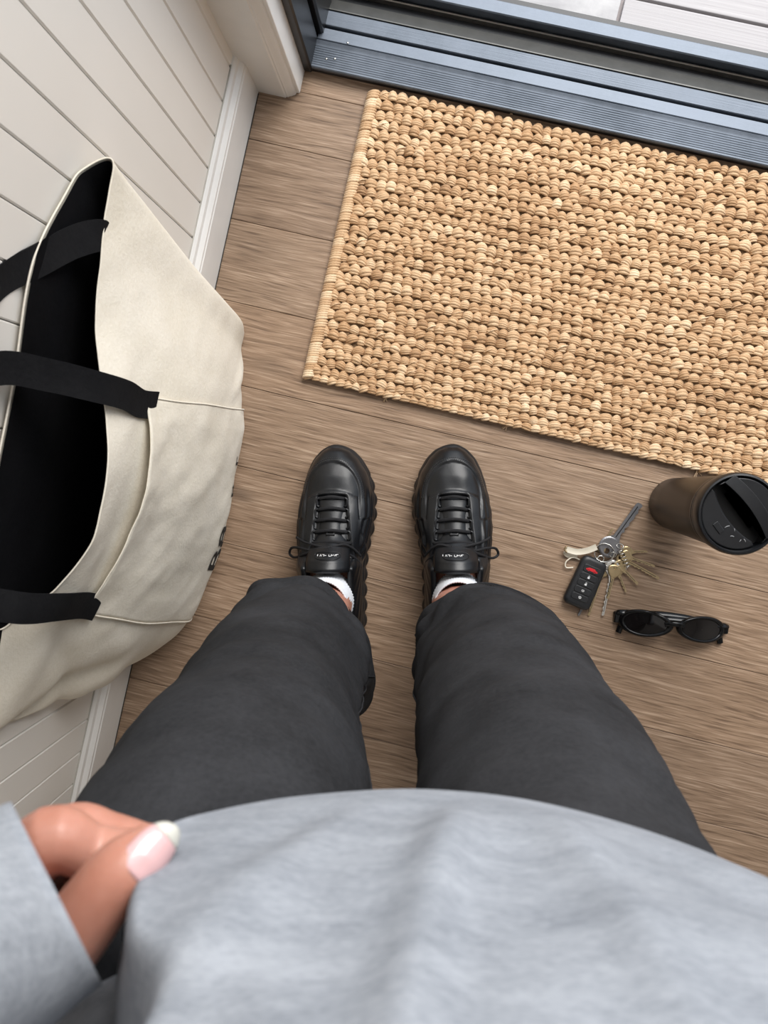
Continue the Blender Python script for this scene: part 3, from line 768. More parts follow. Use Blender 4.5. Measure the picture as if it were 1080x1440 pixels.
# ------------------------------------------------------------------ sunglasses
A = at(868, 872, .022); B = at(1028, 889, .022); mid = (A + B) / 2; d = B - A
GW = d.length
sg = empty('sunglasses', (mid.x, mid.y, 0)); sg.rotation_euler = (0, 0, math.atan2(d.y, d.x))
tag(sg, 'glossy black oval sunglasses lying folded on the floor beside trouser leg', 'sunglasses')
def gz(x): return .022 - 3.2 * x * x + .004      # gentle wrap of the front
for s in (-1, 1):
    cx = s * GW * .245; a_, b_ = GW * .225, .0185
    def P(t, k, dz=0):
        x = cx + a_ * k * math.cos(t) ; sq = math.sin(t)
        y = b_ * k * sq * (1.0 + .10 * s * math.cos(t)) + (-.0008)
        return Vector((x, y, gz(x) + dz))
    rows = []; n = 56
    for (k, dz) in ((.80, -.002), (.79, .0010), (.84, .0028), (.96, .0030), (1.03, .0010), (1.03, -.0022), (.95, -.0034), (.84, -.0032)):
        rows.append([P(2 * PI * i / n, k, dz) for i in range(n)])
    MB().grid(rows, cu=True, cv=True).build('frame_rim', MGLOSS, sg)
    rows = [[P(2 * PI * i / n, k, .0006 + .0012 * (1 - k)) for i in range(n)] for k in (.82, .6, .35, .1, .01)]
    MB().grid(rows, cu=True).build('lens', MLENS, sg)
    hx = s * GW * .475
    MB().prism([(hx - .007, -.006), (hx + .0065 * s if s > 0 else hx - .0065, -.005), (hx + (.0065 if s > 0 else -.0065), .006), (hx - .006, .008)] if False else [(hx - .0055, -.0065), (hx + .0050, -.0055), (hx + .0050, .0065), (hx - .0055, .0085)],
               gz(hx) - .012, gz(hx) + .0022).build('end_piece', MGLOSS, sg, True, bevel=.0018, autos=40)
    # temple folded across behind the front, its curved tip ending beyond the lower edge
    y0 = .006 if s > 0 else .010
    pts = [(hx, .004, gz(hx) - .012), (hx - s * .004, y0, .0100), (0, y0 + (.002 if s > 0 else .003), .0080 + (.003 if s > 0 else 0)), (-s * GW * .30, y0 - .003, .0070 + (.002 if s > 0 else 0)), (-s * GW * .42, -.006, .0052), (-s * GW * .455, -.0205, .0048)]
    pth = smooth_path(pts, 44)
    MB().tube(pth, 0, 12, flat=(.0042, .0022), up=(0, .55, .83) ).build('temple', MGLOSS, sg)
MB().tube(smooth_path([(-.0135, .0015, gz(0) - .001), (-.006, .0035, gz(0) + .0015), (.006, .0035, gz(0) + .0015), (.0135, .0015, gz(0) - .001)], 16), 0, 12, flat=(.0036, .0024), up=(0, 0, 1)).build('bridge', MGLOSS, sg)

# ------------------------------------------------------------------ the person
PB = None
def person_frame(o): o.rotation_euler = (0, 0, ROLL)

LEGS = {
 'L': dict(z=[.0, .12, .25, .42, .55, .66, .80, .88, .95], cx=[-.160, -.160, -.166, -.163, -.152, -.140, -.130, -.13, -.125], cy=[-.236, -.236, -.234, -.234, -.238, -.241, -.249, -.28, -.31],
           rx=[.090, .090, .089, .088, .092, .096, .092, .085, .080], ry=[.090, .090, .089, .088, .089, .090, .088, .085, .078]),
 'R': dict(z=[.0, .12, .25, .42, .55, .66, .80, .88, .95], cx=[.074, .074, .076, .076, .076, .076, .074, .068, .06], cy=[-.238, -.238, -.238, -.238, -.24, -.242, -.248, -.26, -.27],
           rx=[.092, .092, .093, .092, .090, .088, .086, .086, .086], ry=[.090, .090, .090, .090, .088, .087, .085, .095, .10])}
HEM = {
 'L': [(0, loc(512, 908, .115)), (30, loc(497, 872, .13)), (55, loc(475, 842, .142)), (80, loc(440, 817, .150)), (105, loc(405, 814, .150)), (130, loc(370, 825, .145)), (160, Vector((-.240, -.190, .125))),
       (190, Vector((-.246, -.24, .10))), (230, Vector((-.218, -.305, .08))), (270, Vector((-.16, -.328, .07))), (310, loc(508, 992, .078)), (338, loc(527, 958, .092))],
 'R': [(15, Vector((.158, -.205, .12))), (45, loc(778, 862, .14)), (65, loc(742, 834, .148)), (90, loc(692, 819, .150)), (110, loc(655, 825, .148)), (130, loc(628, 840, .14)), (150, loc(602, 862, .13)), (175, loc(589, 888, .115)),
       (200, loc(590, 930, .095)), (235, Vector((.022, -.305, .08))), (270, Vector((.078, -.328, .07))), (310, Vector((.140, -.30, .08))), (345, Vector((.164, -.25, .10)))]}
def hem_pt(s, th):
    H = HEM[s]; d = math.degrees(th) % 360; n = len(H)
    for i in range(n):
        a0 = H[i][0]; a1 = H[(i + 1) % n][0] + (360 if i == n - 1 else 0); dd = d + (360 if d < H[0][0] else 0)
        if a0 <= dd <= a1: return cr([h[1] for h in H], i + (dd - a0) / (a1 - a0), True)
    return H[0][1]
def leg_surf(s, th, z, off=0):
    q = LEGS[s]; sg_ = -1 if s == 'L' else 1           # outer side sign
    cx, cy, rx, ry = (lut(z, q['z'], q[k]) for k in ('cx', 'cy', 'rx', 'ry'))
    ca, sa = math.cos(th), math.sin(th)
    x = cx + (rx + off) * ca; y = cy + (ry + off) * sa
    inner = -sg_ * ca                                   # >0 towards the other leg
    low = sstep(.34, .08, z)
    hp = hem_pt(s, th); hw_ = sstep(.27, .10, z)
    x += (hp.x - x) * hw_ + off * ca * hw_; y += (hp.y - y) * hw_ + off * sa * hw_
    # folds: rings of slack cloth low down, long diagonal pulls higher
    wr_ = .012 * low * math.sin(z * 62 + 2.2 * math.cos(th + (.6 if s == 'L' else 2.4)) + 3 * nz(x * 9, y * 9, z * 6)) * (.5 + .5 * nz(math.cos(th) * 1.5, math.sin(th) * 1.5 + z * 9, 2))
    wr_ += .0150 * nz(x * 10, y * 10, z * 7 + (0 if s == 'L' else 5)) * (.35 + low)
    wr_ += .0115 * nz(x * 22, y * 22, z * 26) * (.35 + low)
    for (t0, z0_, sl, wd, am) in (((1.1, .20, 3.2, .020, .006), (.3, .27, -2.0, .024, .007), (2.4, .24, 2.2, .02, .004)) if s == 'L' else ((2.2, .20, -3.0, .020, .006), (2.9, .26, 2.2, .022, .008), (1.2, .25, 2.0, .02, .004))):
        wr_ += am * math.exp(-(((th - t0) * .09 - (z - z0_) * sl * .09 / .28 * .35) / wd) ** 2) * math.exp(-((z - z0_) / .12) ** 2)
    n = Vector((ca / rx, sa / ry, 0)).normalized()
    zz = z
    zz = z + (hp.z - .10) * sstep(.32, .10, z)
    wr_ *= sstep(.09, .17, z) * .9 + .1
    return Vector((x, y, zz)) + n * wr_
# --- body: one skinned figure (legs, hips, chest, neck, left arm) with the modelled hand
def capsule_chain(mb, pts, rad, n=16):
    """rounded tapering tube through joints"""
    P = [Vector(p) for p in pts]; m = (len(P) - 1) * 6 + 1
    path = smooth_path(P, m); rr = [cr([float(r) for r in rad], (len(P) - 1) * i / (m - 1)) for i in range(m)]
    a = (path[0] - path[1]).normalized(); b = (path[-1] - path[-2]).normalized()
    pre = [(path[0] + a * rr[0] * math.sin(t), rr[0] * math.cos(t)) for t in (1.45, 1.1, .7, .35)]
    suf = [(path[-1] + b * rr[-1] * math.sin(t), rr[-1] * math.cos(t)) for t in (.35, .7, 1.1, 1.45)]
    full = pre + list(zip(path, rr)) + suf
    mb.tube([p for p, _ in full], [r for _, r in full], n)
wrist = loc(5, 1335, .985); elbow = Vector((-.335, -.245, 1.06)); shoulder = Vector((-.205, -.31, 1.38))
hand = MB()
capsule_chain(hand, [wrist + Vector((-.11, -.035, .035)), wrist + Vector((-.05, -.016, .015)), wrist], [.034, .028, .0235])
palm0 = loc(20, 1315, .968)
T = [loc(20, 1395, .988), loc(94, 1322, .990), loc(154, 1244, .990), loc(207, 1190, .980)]
capsule_chain(hand, [wrist + Vector((.0, .0, -.004)), T[0], T[1], T[2], loc(186, 1212, .986), T[3]], [.0175, .0150, .0128, .0112, .0106, .0078])
I = [loc(15, 1245, .960), loc(72, 1178, .965), loc(128, 1198, .958), loc(192, 1196, .958)]
M_ = [loc(5, 1235, .940), loc(95, 1172, .946), loc(150, 1178, .944), loc(206, 1188, .946)]
RG = [loc(0, 1260, .922), loc(80, 1195, .925), loc(140, 1205, .925), loc(185, 1220, .930)]
PK = [loc(-5, 1300, .908), loc(60, 1240, .908), loc(105, 1240, .912), loc(140, 1250, .918)]
for F, r in ((I, (.0125, .0118, .0102, .0080)), (M_, (.0125, .0112, .0100, .0078)), (RG, (.0118, .0106, .0095, .0074)), (PK, (.0108, .0094, .0084, .0066))):
    capsule_chain(hand, [wrist + (F[0] - wrist) * .35] + F, [.014] + list(r))
for a, b in ((I[0], M_[0]), (M_[0], RG[0]), (RG[0], PK[0]), (T[0], I[0])):
    capsule_chain(hand, [wrist + ((a + b) / 2 - wrist) * .1, wrist + ((a + b) / 2 - wrist) * .55, (a + b) / 2], [.018, .0165, .0135])
ho = hand.build('hand_src', None, None)
ho.modifiers.clear()
rm = ho.modifiers.new('r', 'REMESH'); rm.mode = 'VOXEL'; rm.voxel_size = .0013
sm = ho.modifiers.new('s', 'SMOOTH'); sm.factor = .5; sm.iterations = 5
dg = bpy.context.evaluated_depsgraph_get(); dg.update()
hand_me = bpy.data.meshes.new_from_object(ho.evaluated_get(dg)); bpy.data.objects.remove(ho)

def skin_body():
    V = [(-.04, -.335, .92), (-.04, -.325, 1.12), (-.04, -.325, 1.30), (-.04, -.325, 1.42), (-.04, -.32, 1.50),
         (-.130, -.315, .86), (-.155, -.245, .50), (-.147, -.190, .14), (-.145, -.188, .07), (-.143, -.06, .045),
         (.050, -.315, .86), (.075, -.245, .50), (.034, -.190, .14), (.031, -.188, .07), (.026, -.06, .045),
         (-.20, -.32, 1.38), tuple(elbow), tuple(wrist + Vector((-.10, -.033, .033))), (.12, -.33, 1.38), (.15, -.34, 1.12)]
    E = [(0, 1), (1, 2), (2, 3), (3, 4), (0, 5), (5, 6), (6, 7), (7, 8), (8, 9), (0, 10), (10, 11), (11, 12), (12, 13), (13, 14), (2, 15), (15, 16), (16, 17), (2, 18), (18, 19)]
    Rr = [.075, .075, .085, .06, .05, .060, .050, .041, .037, .026, .060, .050, .041, .037, .026, .048, .040, .036, .048, .040]
    me = bpy.data.meshes.new('b'); me.from_pydata(V, E, []); o = bpy.data.objects.new('b', me); C.objects.link(o)
    s = o.modifiers.new('skin', 'SKIN'); 
    for i, r in enumerate(Rr): me.skin_vertices[0].data[i].radius = (r, r * (.75 if i < 4 else 1))
    me.skin_vertices[0].data[0].use_root = True
    o.modifiers.new('sub', 'SUBSURF').levels = 2
    dg = bpy.context.evaluated_depsgraph_get(); dg.update()
    m2 = bpy.data.meshes.new_from_object(o.evaluated_get(dg)); bpy.data.objects.remove(o); return m2
bm = bmesh.new(); bm.from_mesh(skin_body()); bm.from_mesh(hand_me)
me = bpy.data.meshes.new('person'); bm.to_mesh(me); bm.free()
person = link('person', me, MSKIN); person_frame(person)
tag(person, 'person standing in grey sweatshirt, charcoal trousers and black sneakers, one hand pinching the sweatshirt hem', 'person')
# thumbnail: long almond nail on the back of the thumb tip
tdir = (T[3] - T[2]).normalized(); upv = (Vector((0, 0, 1)) - tdir.z * tdir).normalized(); sdv = tdir.cross(upv)
upv = (upv + sdv * .28).normalized(); sdv = tdir.cross(upv)
base = loc(186, 1212, .986)
rows = []; rows_t = []
for i in range(23):
    f = i / 22; along = -.0040 + .0205 * f
    wd = .0079 * (math.sqrt(max(0, 1 - ((f - .30) / .30) ** 2 * .35)) if f < .30 else math.sqrt(max(.0, 1 - ((f - .30) / .705) ** 2.6)))
    row = []
    for j in range(13):
        a = (j / 12 - .5) * 2 * 1.02
        row.append(base + tdir * along + sdv * math.sin(a) * wd * 1.12 + upv * ((.0108 - .0042 * max(0, f - .35)) - .0088 * (1 - math.cos(a)) * (wd / .0079) - .0004 * (1 if i == 0 else 0)))
    rows.append(row)
MB().grid(rows[:18]).build('thumbnail', MNAIL, person, solid=.0007)['label'] = 'pale pink polished nail'
MB().grid(rows[17:]).build('nail_tip', MNAILT, person, solid=.0008)['label'] = 'translucent off-white nail tip'

# --- trousers
tr = MB(); NTH = 150
for s in 'LR':
    zs = [.100 + .0045 * i for i in range(50)]; z = zs[-1]
    while z < .93: z += .012; zs.append(z)
    rows = [[leg_surf(s, 2 * PI * j / NTH, z) for j in range(NTH)] for z in zs]
    inner = [[p + (Vector((LEGS[s]['cx'][0], -.238, p.z)) - p) * .02 + Vector((0, 0, .0)) for p in rows[0]], [p + (Vector((LEGS[s]['cx'][0], -.238, p.z)) - p) * .04 + Vector((0, 0, .02)) for p in rows[0]], [p + (Vector((LEGS[s]['cx'][0], -.238, p.z)) - p) * .06 + Vector((0, 0, .07)) for p in rows[0]]]
    tr.grid(inner[::-1] + rows, cu=True)
hips = [[Vector((-.035 + (rx) * math.cos(a), cy + ry * math.sin(a), z)) for a in [2 * PI * j / 64 for j in range(64)]] for z, rx, ry, cy in ((.80, .150, .060, -.285), (.86, .155, .070, -.30), (.95, .150, .075, -.305), (1.04, .145, .08, -.31))]
tr.grid(hips, cu=True)
trousers = tr.build('trousers', MTR, person); trousers['label'] = 'loose charcoal cotton trousers'
# stitch lines at the hems and the inner seams
def stitches(name, pts, r=.00055, dash=.0030, gap=.0016, m=MTH, parent=person, n=5):
    mb = MB(); acc = 0; cur = [pts[0]]; on = True; k = 0
    total = 0; P = [Vector(p) for p in pts]
    seg = []
    for a, b in zip(P[:-1], P[1:]):
        L = (b - a).length; t = 0
        while t < L:
            rem = (dash if on else gap) - acc; st = min(rem, L - t)
            if on: seg.append((a + (b - a) * (t / L), a + (b - a) * ((t + st) / L)))
            t += st; acc += st
            if acc >= (dash if on else gap) - 1e-9: on = not on; acc = 0
    for a, b in seg:
        if (b - a).length > 3e-4: mb.tube([a, (a + b) / 2 + Vector((0, 0, .0)), b], r, n)
    return mb.build(name, m, parent)
for s in 'LR':
    stitches('hem_stitching', [leg_surf(s, 2 * PI * j / 200, .1145, .0006) for j in range(201)], r=.0011, dash=.0036, gap=.0012)
    th0 = -.25 if s == 'L' else PI - .10
    MB().tube([leg_surf(s, th0 + .25 * sstep(.1, .5, .10 + i * .01), .10 + i * .01, .0006) for i in range(78)], .0009, 6).build('inner_seam', MTR, person)
    mb = MB(); mb.tube([leg_surf(s, 2 * PI * j / 120, .1005, .0003) for j in range(120)], .0012, 6, closed=True); mb.build('hem_edge', MTR, person)

# --- sweatshirt
HM = [(Vector((.215, -.32, .88)), (.215, -.31)), (loc(1185, 1320, .882), (.198, -.25)), (loc(1090, 1243, .885), (.175, -.205)), (loc(1020, 1209, .888), (.145, -.170)), (loc(940, 1178, .89), (.112, -.152)),
      (loc(840, 1147, .89), (.082, -.143)), (loc(740, 1124, .89), (.052, -.138)), (loc(640, 1112, .89), (.021, -.136)), (loc(540, 1110, .892), (-.008, -.136)),
      (loc(400, 1122, .905), (-.033, -.138)), (loc(290, 1143, .93), (-.052, -.140)), (loc(236, 1160, .955), (-.066, -.143)), (loc(214, 1178, .958), (-.076, -.150)),
      (loc(206, 1235, .945), (-.081, -.165)), (loc(180, 1290, .925), (-.085, -.185)), (loc(188, 1346, .91), (-.100, -.202)), (loc(130, 1364, .90), (-.125, -.212)),
      (loc(0, 1430, .89), (-.170, -.235)), (Vector((-.235, -.28, .88)), (-.215, -.265)), (Vector((-.25, -.33, .88)), (-.232, -.31)), (Vector((-.2, -.42, .87)), (-.19, -.40)),
      (Vector((-.03, -.46, .87)), (-.03, -.43)), (Vector((.14, -.42, .87)), (.14, -.40))]
NH = len(HM)
TH = [0, 14, 25, 38, 50, 60, 70, 79, 87, 97, 106, 112, 116, 119, 124, 130, 137, 150, 165, 180, 215, 270, 325]
lv = [[h[0] for h in HM]]
l1 = [Vector((h[0].x * .62 + h[1][0] * .38 , h[0].y * .62 + h[1][1] * .38 + .006 * (1 if 2 < i < 11 else 0), h[0].z + .055)) for i, h in enumerate(HM)]
l2 = [Vector((h[1][0], h[1][1], 1.05)) for h in HM]
lv += [l1, l2]
for z, rx, ry, cx, cy in ((1.15, .195, .135, -.035, -.30), (1.28, .205, .125, -.04, -.315), (1.38, .19, .095, -.04, -.325), (1.44, .12, .07, -.04, -.325), (1.47, .065, .06, -.04, -.32)):
    lv.append([Vector((cx + rx * math.cos(R_(t)), cy + ry * math.sin(R_(t)), z)) for t in TH])
rows = []; NLEV = 120; NSW = 330
cen = Vector((-.04, -.30, 0))
for i in range(NLEV + 1):
    f = i / NLEV; t = 7 * (f ** 1.35); row = []
    rr = [cr(lv[k], 0) for k in range(1)]
    for j in range(NSW):
        c = NH * j / NSW
        p = cr([cr(lv[k], c, True) for k in range(len(lv))], t)
        n = Vector((p.x - cen.x, (p.y - cen.y) * 1.6, 0)).normalized()
        fr = sstep(.6, 2, c) * sstep(18, 16, c); vis = sstep(0, .12, t) * sstep(3.2, 1.8, t)
        a = 0
        # a tented fold from the middle of the hem, and softer ones fanning from the pinched corner
        for (x0, sl, wd, am, t0) in ((.012, -.12, .010, .007, .35), (.040, .16, .011, .0055, .3), (-.022, -.35, .012, .004, .3), (.085, .5, .016, .006, .2), (.125, .5, .018, .006, .2)):
            xx = x0 + (p.z - .90) * sl
            a += am * math.exp(-((p.x - xx) / wd) ** 2) * sstep(.45, 1.3, t)
        a += (.005 * nz(p.x * 16, p.z * 13, 3.3) + .0018 * nz(p.x * 45, p.z * 30, 7.7)) * sstep(.2, .9, t)
        p = p + n * a * fr * vis
        row.append(p)
    rows.append(row)
sw = MB().grid(rows, cu=True)
# turned hem band: thickness at the lower edge
sw.grid([[p + (cen + Vector((0, 0, p.z)) - p) * .012 + Vector((0, 0, .010)) for p in rows[0]], [p + (cen + Vector((0, 0, p.z)) - p) * .010 + Vector((0, 0, .002)) for p in rows[0]], [p + (cen + Vector((0, 0, p.z)) - p) * .004 - Vector((0, 0, .0012)) for p in rows[0]], rows[0]], cu=True)
# left sleeve to the cuff, and the upper right sleeve
cuff = loc(78, 1252, .984)
cdir = (cuff - elbow).normalized()
cuff_n = (loc(135, 1368, .978) - loc(20, 1138, .978)).cross(cuff - Vector((0, 0, CAM_H))).normalized()
if cuff_n.dot(cdir) < 0: cuff_n = -cuff_n
path = smooth_path([shoulder + Vector((.04, 0, -.01)), shoulder + Vector((-.03, .0, -.05)), (shoulder + elbow) / 2 + Vector((-.05, -.02, 0)), elbow + Vector((-.005, -.01, .01)), elbow + (cuff - elbow) * .5, cuff], 90)
rows = []
for i, p in enumerate(path):
    f = i / 89; t = (path[min(i + 1, 89)] - path[max(i - 1, 0)]).normalized()
    t = (t * (1 - sstep(70, 88, i)) + cuff_n * sstep(70, 88, i)).normalized()
    u = Vector((0, 0, 1)); u = (u - u.dot(t) * t).normalized(); sd = t.cross(u)
    r = lut(f, [0, .2, .5, .7, .9, 1], [.075, .072, .060, .054, .040, .0315])
    row = []
    for j in range(64):
        a = 2 * PI * j / 64; wv = .0035 * nz(f * 14, math.cos(a) * 1.5, math.sin(a) * 1.5 + 3) * sstep(1.0, .9, f)
        row.append(p + (sd * math.cos(a) * 1.08 + u * math.sin(a) * (.9 + .35 * sstep(.75, 1, f))) * (r + wv))
    rows.append(row)
last = rows[-1]; cc = path[-1]
rows += [[q + (cc - q) * .05 for q in last], [q + (cc - q) * .09 - cdir * .03 for q in last]]
sw.grid(rows, cu=True)
path = smooth_path([(.10, -.32, 1.36), (.16, -.325, 1.32), (.20, -.34, 1.20), (.205, -.36, 1.08)], 30)
sw.tube(path, [.07 - .015 * i / 29 for i in range(30)], 40)
sweat = sw.build('sweatshirt', MSW, person); sweat['label'] = 'light grey marled sweatshirt'

# --- socks
for s, cx in (('L', -.145), ('R', .032)):
    rows = []
    for i in range(26):
        f = i / 25; z = .030 + .103 * f
        cy = -.182 - .006 * f; r = .0365 - .0035 * sstep(.3, 1, f)
        rows.append([Vector((cx + (r + (.0005 if k % 2 else -.0004)) * math.cos(2 * PI * k / 120), cy + (r * 1.18 + (.0005 if k % 2 else -.0004)) * math.sin(2 * PI * k / 120), z + .014 * math.sin(2 * PI * k / 120 + .4) * f)) for k in range(120)])
    top = rows[-1]; cc = Vector((cx, -.188, 0))
    rows.append([p + (cc + Vector((0, 0, p.z)) - p) * .05 - Vector((0, 0, .001)) for p in top]); rows.append([p + (cc + Vector((0, 0, p.z)) - p) * .07 - Vector((0, 0, .02)) for p in top])
    MB().grid(rows, cu=True).build('sock', MSOCK, person)['label'] = 'white ribbed ankle sock'

# --- sneakers (built with the medial side on +x, mirrored for the right foot)
YS = [-.153, -.150, -.140, -.12, -.08, -.04, 0, .03, .06, .09, .115, .133, .145, .151, .153]
MED = [.003, .016, .029, .038, .040, .040, .043, .050, .055, .053, .046, .036, .0245, .012, .003]
LAT = [.003, .016, .029, .039, .046, .049, .053, .055, .053, .047, .0395, .0305, .0195, .0095, .003]
HY = [-.153, -.13, -.10, -.06, -.03, 0, .03, .06, .085, .11, .13, .145, .153]
HZ = [.085, .095, .100, .104, .108, .102, .092, .082, .074, .069, .062, .052, .040]
def half(y, side): return lut(y, YS, MED if side > 0 else LAT)
def upper_pt(u, y, off=0):
    """u in [-1, 1]: lateral bottom over the top to medial bottom (forefoot part, closed over the top)"""
    yc = max(-.148, min(.1495, y)); top = lut(yc, HY, HZ); z0 = .026
    th = PI / 2 * (1 - abs(u)); side = 1 if u > 0 else -1
    hw = half(yc, side) - .0035
    ce_, se = math.cos(th), math.sin(th)
    x = side * hw * ce_ ** .78; z = z0 + (top - z0) * se ** .82
    n = Vector((side * ce_ / max(hw, .004), 0, se / (top - z0))).normalized()
    return Vector((x, yc, z)), n
def overlay(x, y, z):
    e = math.sqrt((x / .037) ** 2 + (max(0, y - .080) / .050) ** 2) if y > .080 else abs(x) / .037
    h = .0024 * sstep(.985, 1.03, e)
    # eyestay: raised panel beside the laces with a curved front edge
    fe = .0905 - 9.0 * x * x
    ow = .0335 + (.085 - y) * .10; iw = .0195 + (.085 - y) * .11
    ey = sstep(fe + .0012, fe - .0012, y) * sstep(ow + .001, ow - .001, abs(x))
    ins = sstep(iw + .001, iw - .001, abs(x)) * sstep(.0850, .0825, y)
    h += .0022 * ey - .0056 * ins
    # flowing side ribs
    if abs(x) > .034 and y < .1:
        h += .0013 * math.sin((z * 1.0 + (y) * .32 * (1 if y < .05 else .6)) * 520) * sstep(.034, .038, abs(x)) * sstep(.1, .07, y)
    return h
def make_sneaker(side, cx, label):
    mir = 1 if side == 'L' else -1
    org = Vector((cx, -.124, 0))
    T_ = lambda p: Vector((p.x * mir + org.x, p.y + org.y, p.z))
    rows = []; NY, NU = 150, 120
    for i in range(NY + 1):
        y = -.150 + .2998 * (i / NY); row = []
        openf = sstep(.002, -.016, y) * sstep(-.146, -.130, y)
        for j in range(NU + 1):
            u = -1 + 2 * j / NU; p, n = upper_pt(u, y); h = overlay(p.x, p.y, p.z)
            h += .0006 * nz(p.x * 60, p.y * 60, p.z * 60)
            # blunt nose and heel
            p = p + n * h
            if openf > 0:
                rim_u = .46; au = abs(u); sd_ = 1 if u > 0 else -1
                hw = half(y, sd_) - .0035
                cz = .088 + .016 * sstep(-.10, -.14, y) + .016 * sstep(-.06, -.005, y)
                if au < rim_u:      # inside of the collar
                    f = au / rim_u; wx = hw * .80 - .006
                    q = Vector((sd_ * wx * min(1, f * 1.5) ** 1.0, y, .034 + (cz - .030) * sstep(.25, 1.0, f)))
                else:
                    f = (au - rim_u) / (1 - rim_u)
                    q = Vector((sd_ * (hw * .80 + (hw * .20) * math.sin(f * PI / 2) ** .8 + .004 * math.sin(f * PI)), y, .026 + (cz + .004 - .026) * (1 - f) ** .75))
                    q.z += overlay(q.x, q.y, q.z) * 0; q.x += sd_ * .0012 * math.sin((q.z + y * .3) * 500) * sstep(1, .6, f) * f
                p = p.lerp(q, openf)
            row.append(T_(p))
        rows.append(row)
    sn = MB().grid(rows).build('sneaker', ML, person); sn['label'] = label
    for md in sn.modifiers: pass
    # sole: scalloped lugs, flared midsole
    n = 300; per = []
    for k in range(n):
        a = 2 * PI * k / n; y = .153 * math.sin(a); sd_ = 1 if math.cos(a) >= 0 else -1
        per.append((sd_ * half(max(-.153, min(.153, y)), sd_), y))
    # resample evenly
    acc = [0]
    for k in range(n): acc.append(acc[-1] + math.dist(per[k], per[(k + 1) % n]))
    tot = acc[-1]; ev = []; k = 0
    for q in range(n):
        d_ = tot * q / n
        while acc[k + 1] < d_: k += 1
        f = (d_ - acc[k]) / max(1e-9, acc[k + 1] - acc[k]); a_, b_ = per[k], per[(k + 1) % n]; ev.append((a_[0] + (b_[0] - a_[0]) * f, a_[1] + (b_[1] - a_[1]) * f))
    # smooth twice
    for _ in range(3): ev = [tuple((ev[k - 1][c_] + 2 * ev[k][c_] + ev[(k + 1) % n][c_]) / 4 for c_ in (0, 1)) for k in range(n)]
    srows = []
    for z, off, lug in ((.0, -.004, .2), (.004, .0005, 1), (.012, .0022, 1), (.018, .0012, .8), (.021, -.0010, .3), (.026, .0006, .45), (.031, -.0004, .3), (.035, -.0035, .1), (.037, -.008, 0)):
        row = []
        for q in range(n):
            x, y = ev[q]; x2, y2 = ev[(q + 1) % n]; x1, y1 = ev[q - 1]; tn = Vector((x2 - x1, y2 - y1, 0)).normalized(); nn = Vector((tn.y, -tn.x, 0))
            lg = abs(math.sin(PI * q / n * 32)); lw = .0036 * lug * (lg ** .7 - .6) * sstep(.125, .085, y) * (1.3 if x > 0 else .3)
            heel = 1 + .35 * sstep(0, -.1, y)
            row.append(T_(Vector((x, y, z * heel + (.010 * sstep(.10, .153, y) * (1 if z < .03 else .6)))) + nn * (off + lw)))
        srows.append(row)
    MB().grid(srows, cu=True, cap0=True, cap1=True).build('sole', MSOLE, sn)
    # seams
    def on_up(x, y, off=.0006):
        sd_ = 1 if x > 0 else -1; hw = half(y, sd_) - .0035; r = min(.999, abs(x) / hw) ** (1 / .78); u = sd_ * (1 - (math.acos(r)) / (PI / 2))
        p, nn = upper_pt(u, y); return T_(p + nn * (overlay(p.x, p.y, p.z) + off))
    for k_, dd in ((1.06, 0), (1.11, 0)):
        arc = [on_up(.037 * k_ * math.cos(a), .080 + .050 * k_ * math.sin(a), .0002) for a in [PI * q / 60 for q in range(61)]]
        stitches('stitching', arc, .0005, .0016, .0012, m_thr, sn)
    arc = [on_up(x, .0905 - 9 * x * x - .0028, .0002) for x in [-.031 + .062 * q / 40 for q in range(41)]]
    stitches('stitching', arc, .0004, .0014, .0011, m_thr, sn)
    # tongue: padded, rising to the ankle
    tr_ = []
    for i in range(30):
        f = i / 29; y = .080 - .098 * f; zt = lut(y, HY, HZ) - .0035 + .022 * sstep(.45, 1, f)
        hw = .0215 + .0085 * sstep(.35, .85, f) ; pad = .0035 + .004 * sstep(.6, .85, f) * sstep(1.02, .93, f) - .0022 * math.exp(-((f - .90) / .02) ** 2)
        ring = []
        for j in range(25):
            v = -1 + 2 * j / 24; ring.append(Vector((v * hw - .003 * f, y, zt + pad * (1 - v ** 4) - .016 * v * v * (f ** .6))))
        for j in range(24, -1, -1):
            v = -1 + 2 * j / 24; ring.append(Vector((v * hw * .95 - .003 * f, y + .002, zt - .005 - .016 * v * v * (f ** .6))))
        tr_.append([T_(p) for p in ring])
    MB().grid(tr_, cu=True, cap0=True, cap1=True).build('tongue', ML, sn)
    def ton(x, y, off):
        f = (.080 - y) / .098; zt = lut(y, HY, HZ) - .0035 + .022 * sstep(.45, 1, f); hw = .0215 + .0085 * sstep(.35, .85, f); v = (x + .003 * f) / hw
        pad = .0035 + .004 * sstep(.6, .85, f) * sstep(1.02, .93, f)
        return T_(Vector((x, y, zt + pad * (1 - v ** 4) - .016 * v * v * (f ** .6) + off)))
    # logo pill and white lettering
    pl = []
    for k_ in range(36):
        a = 2 * PI * k_ / 36; pl.append((.0175 * math.copysign(abs(math.cos(a)) ** .6, math.cos(a)) - .002, .0045 + .0048 * math.sin(a)))
    MB().tube([ton(x, y, .0006) for x, y in pl], .0007, 6, closed=True).build('logo_surround', ML, sn)
    lt = MB(); random.seed(5)
    xx = -.0150
    glyphs = 'wora mea'
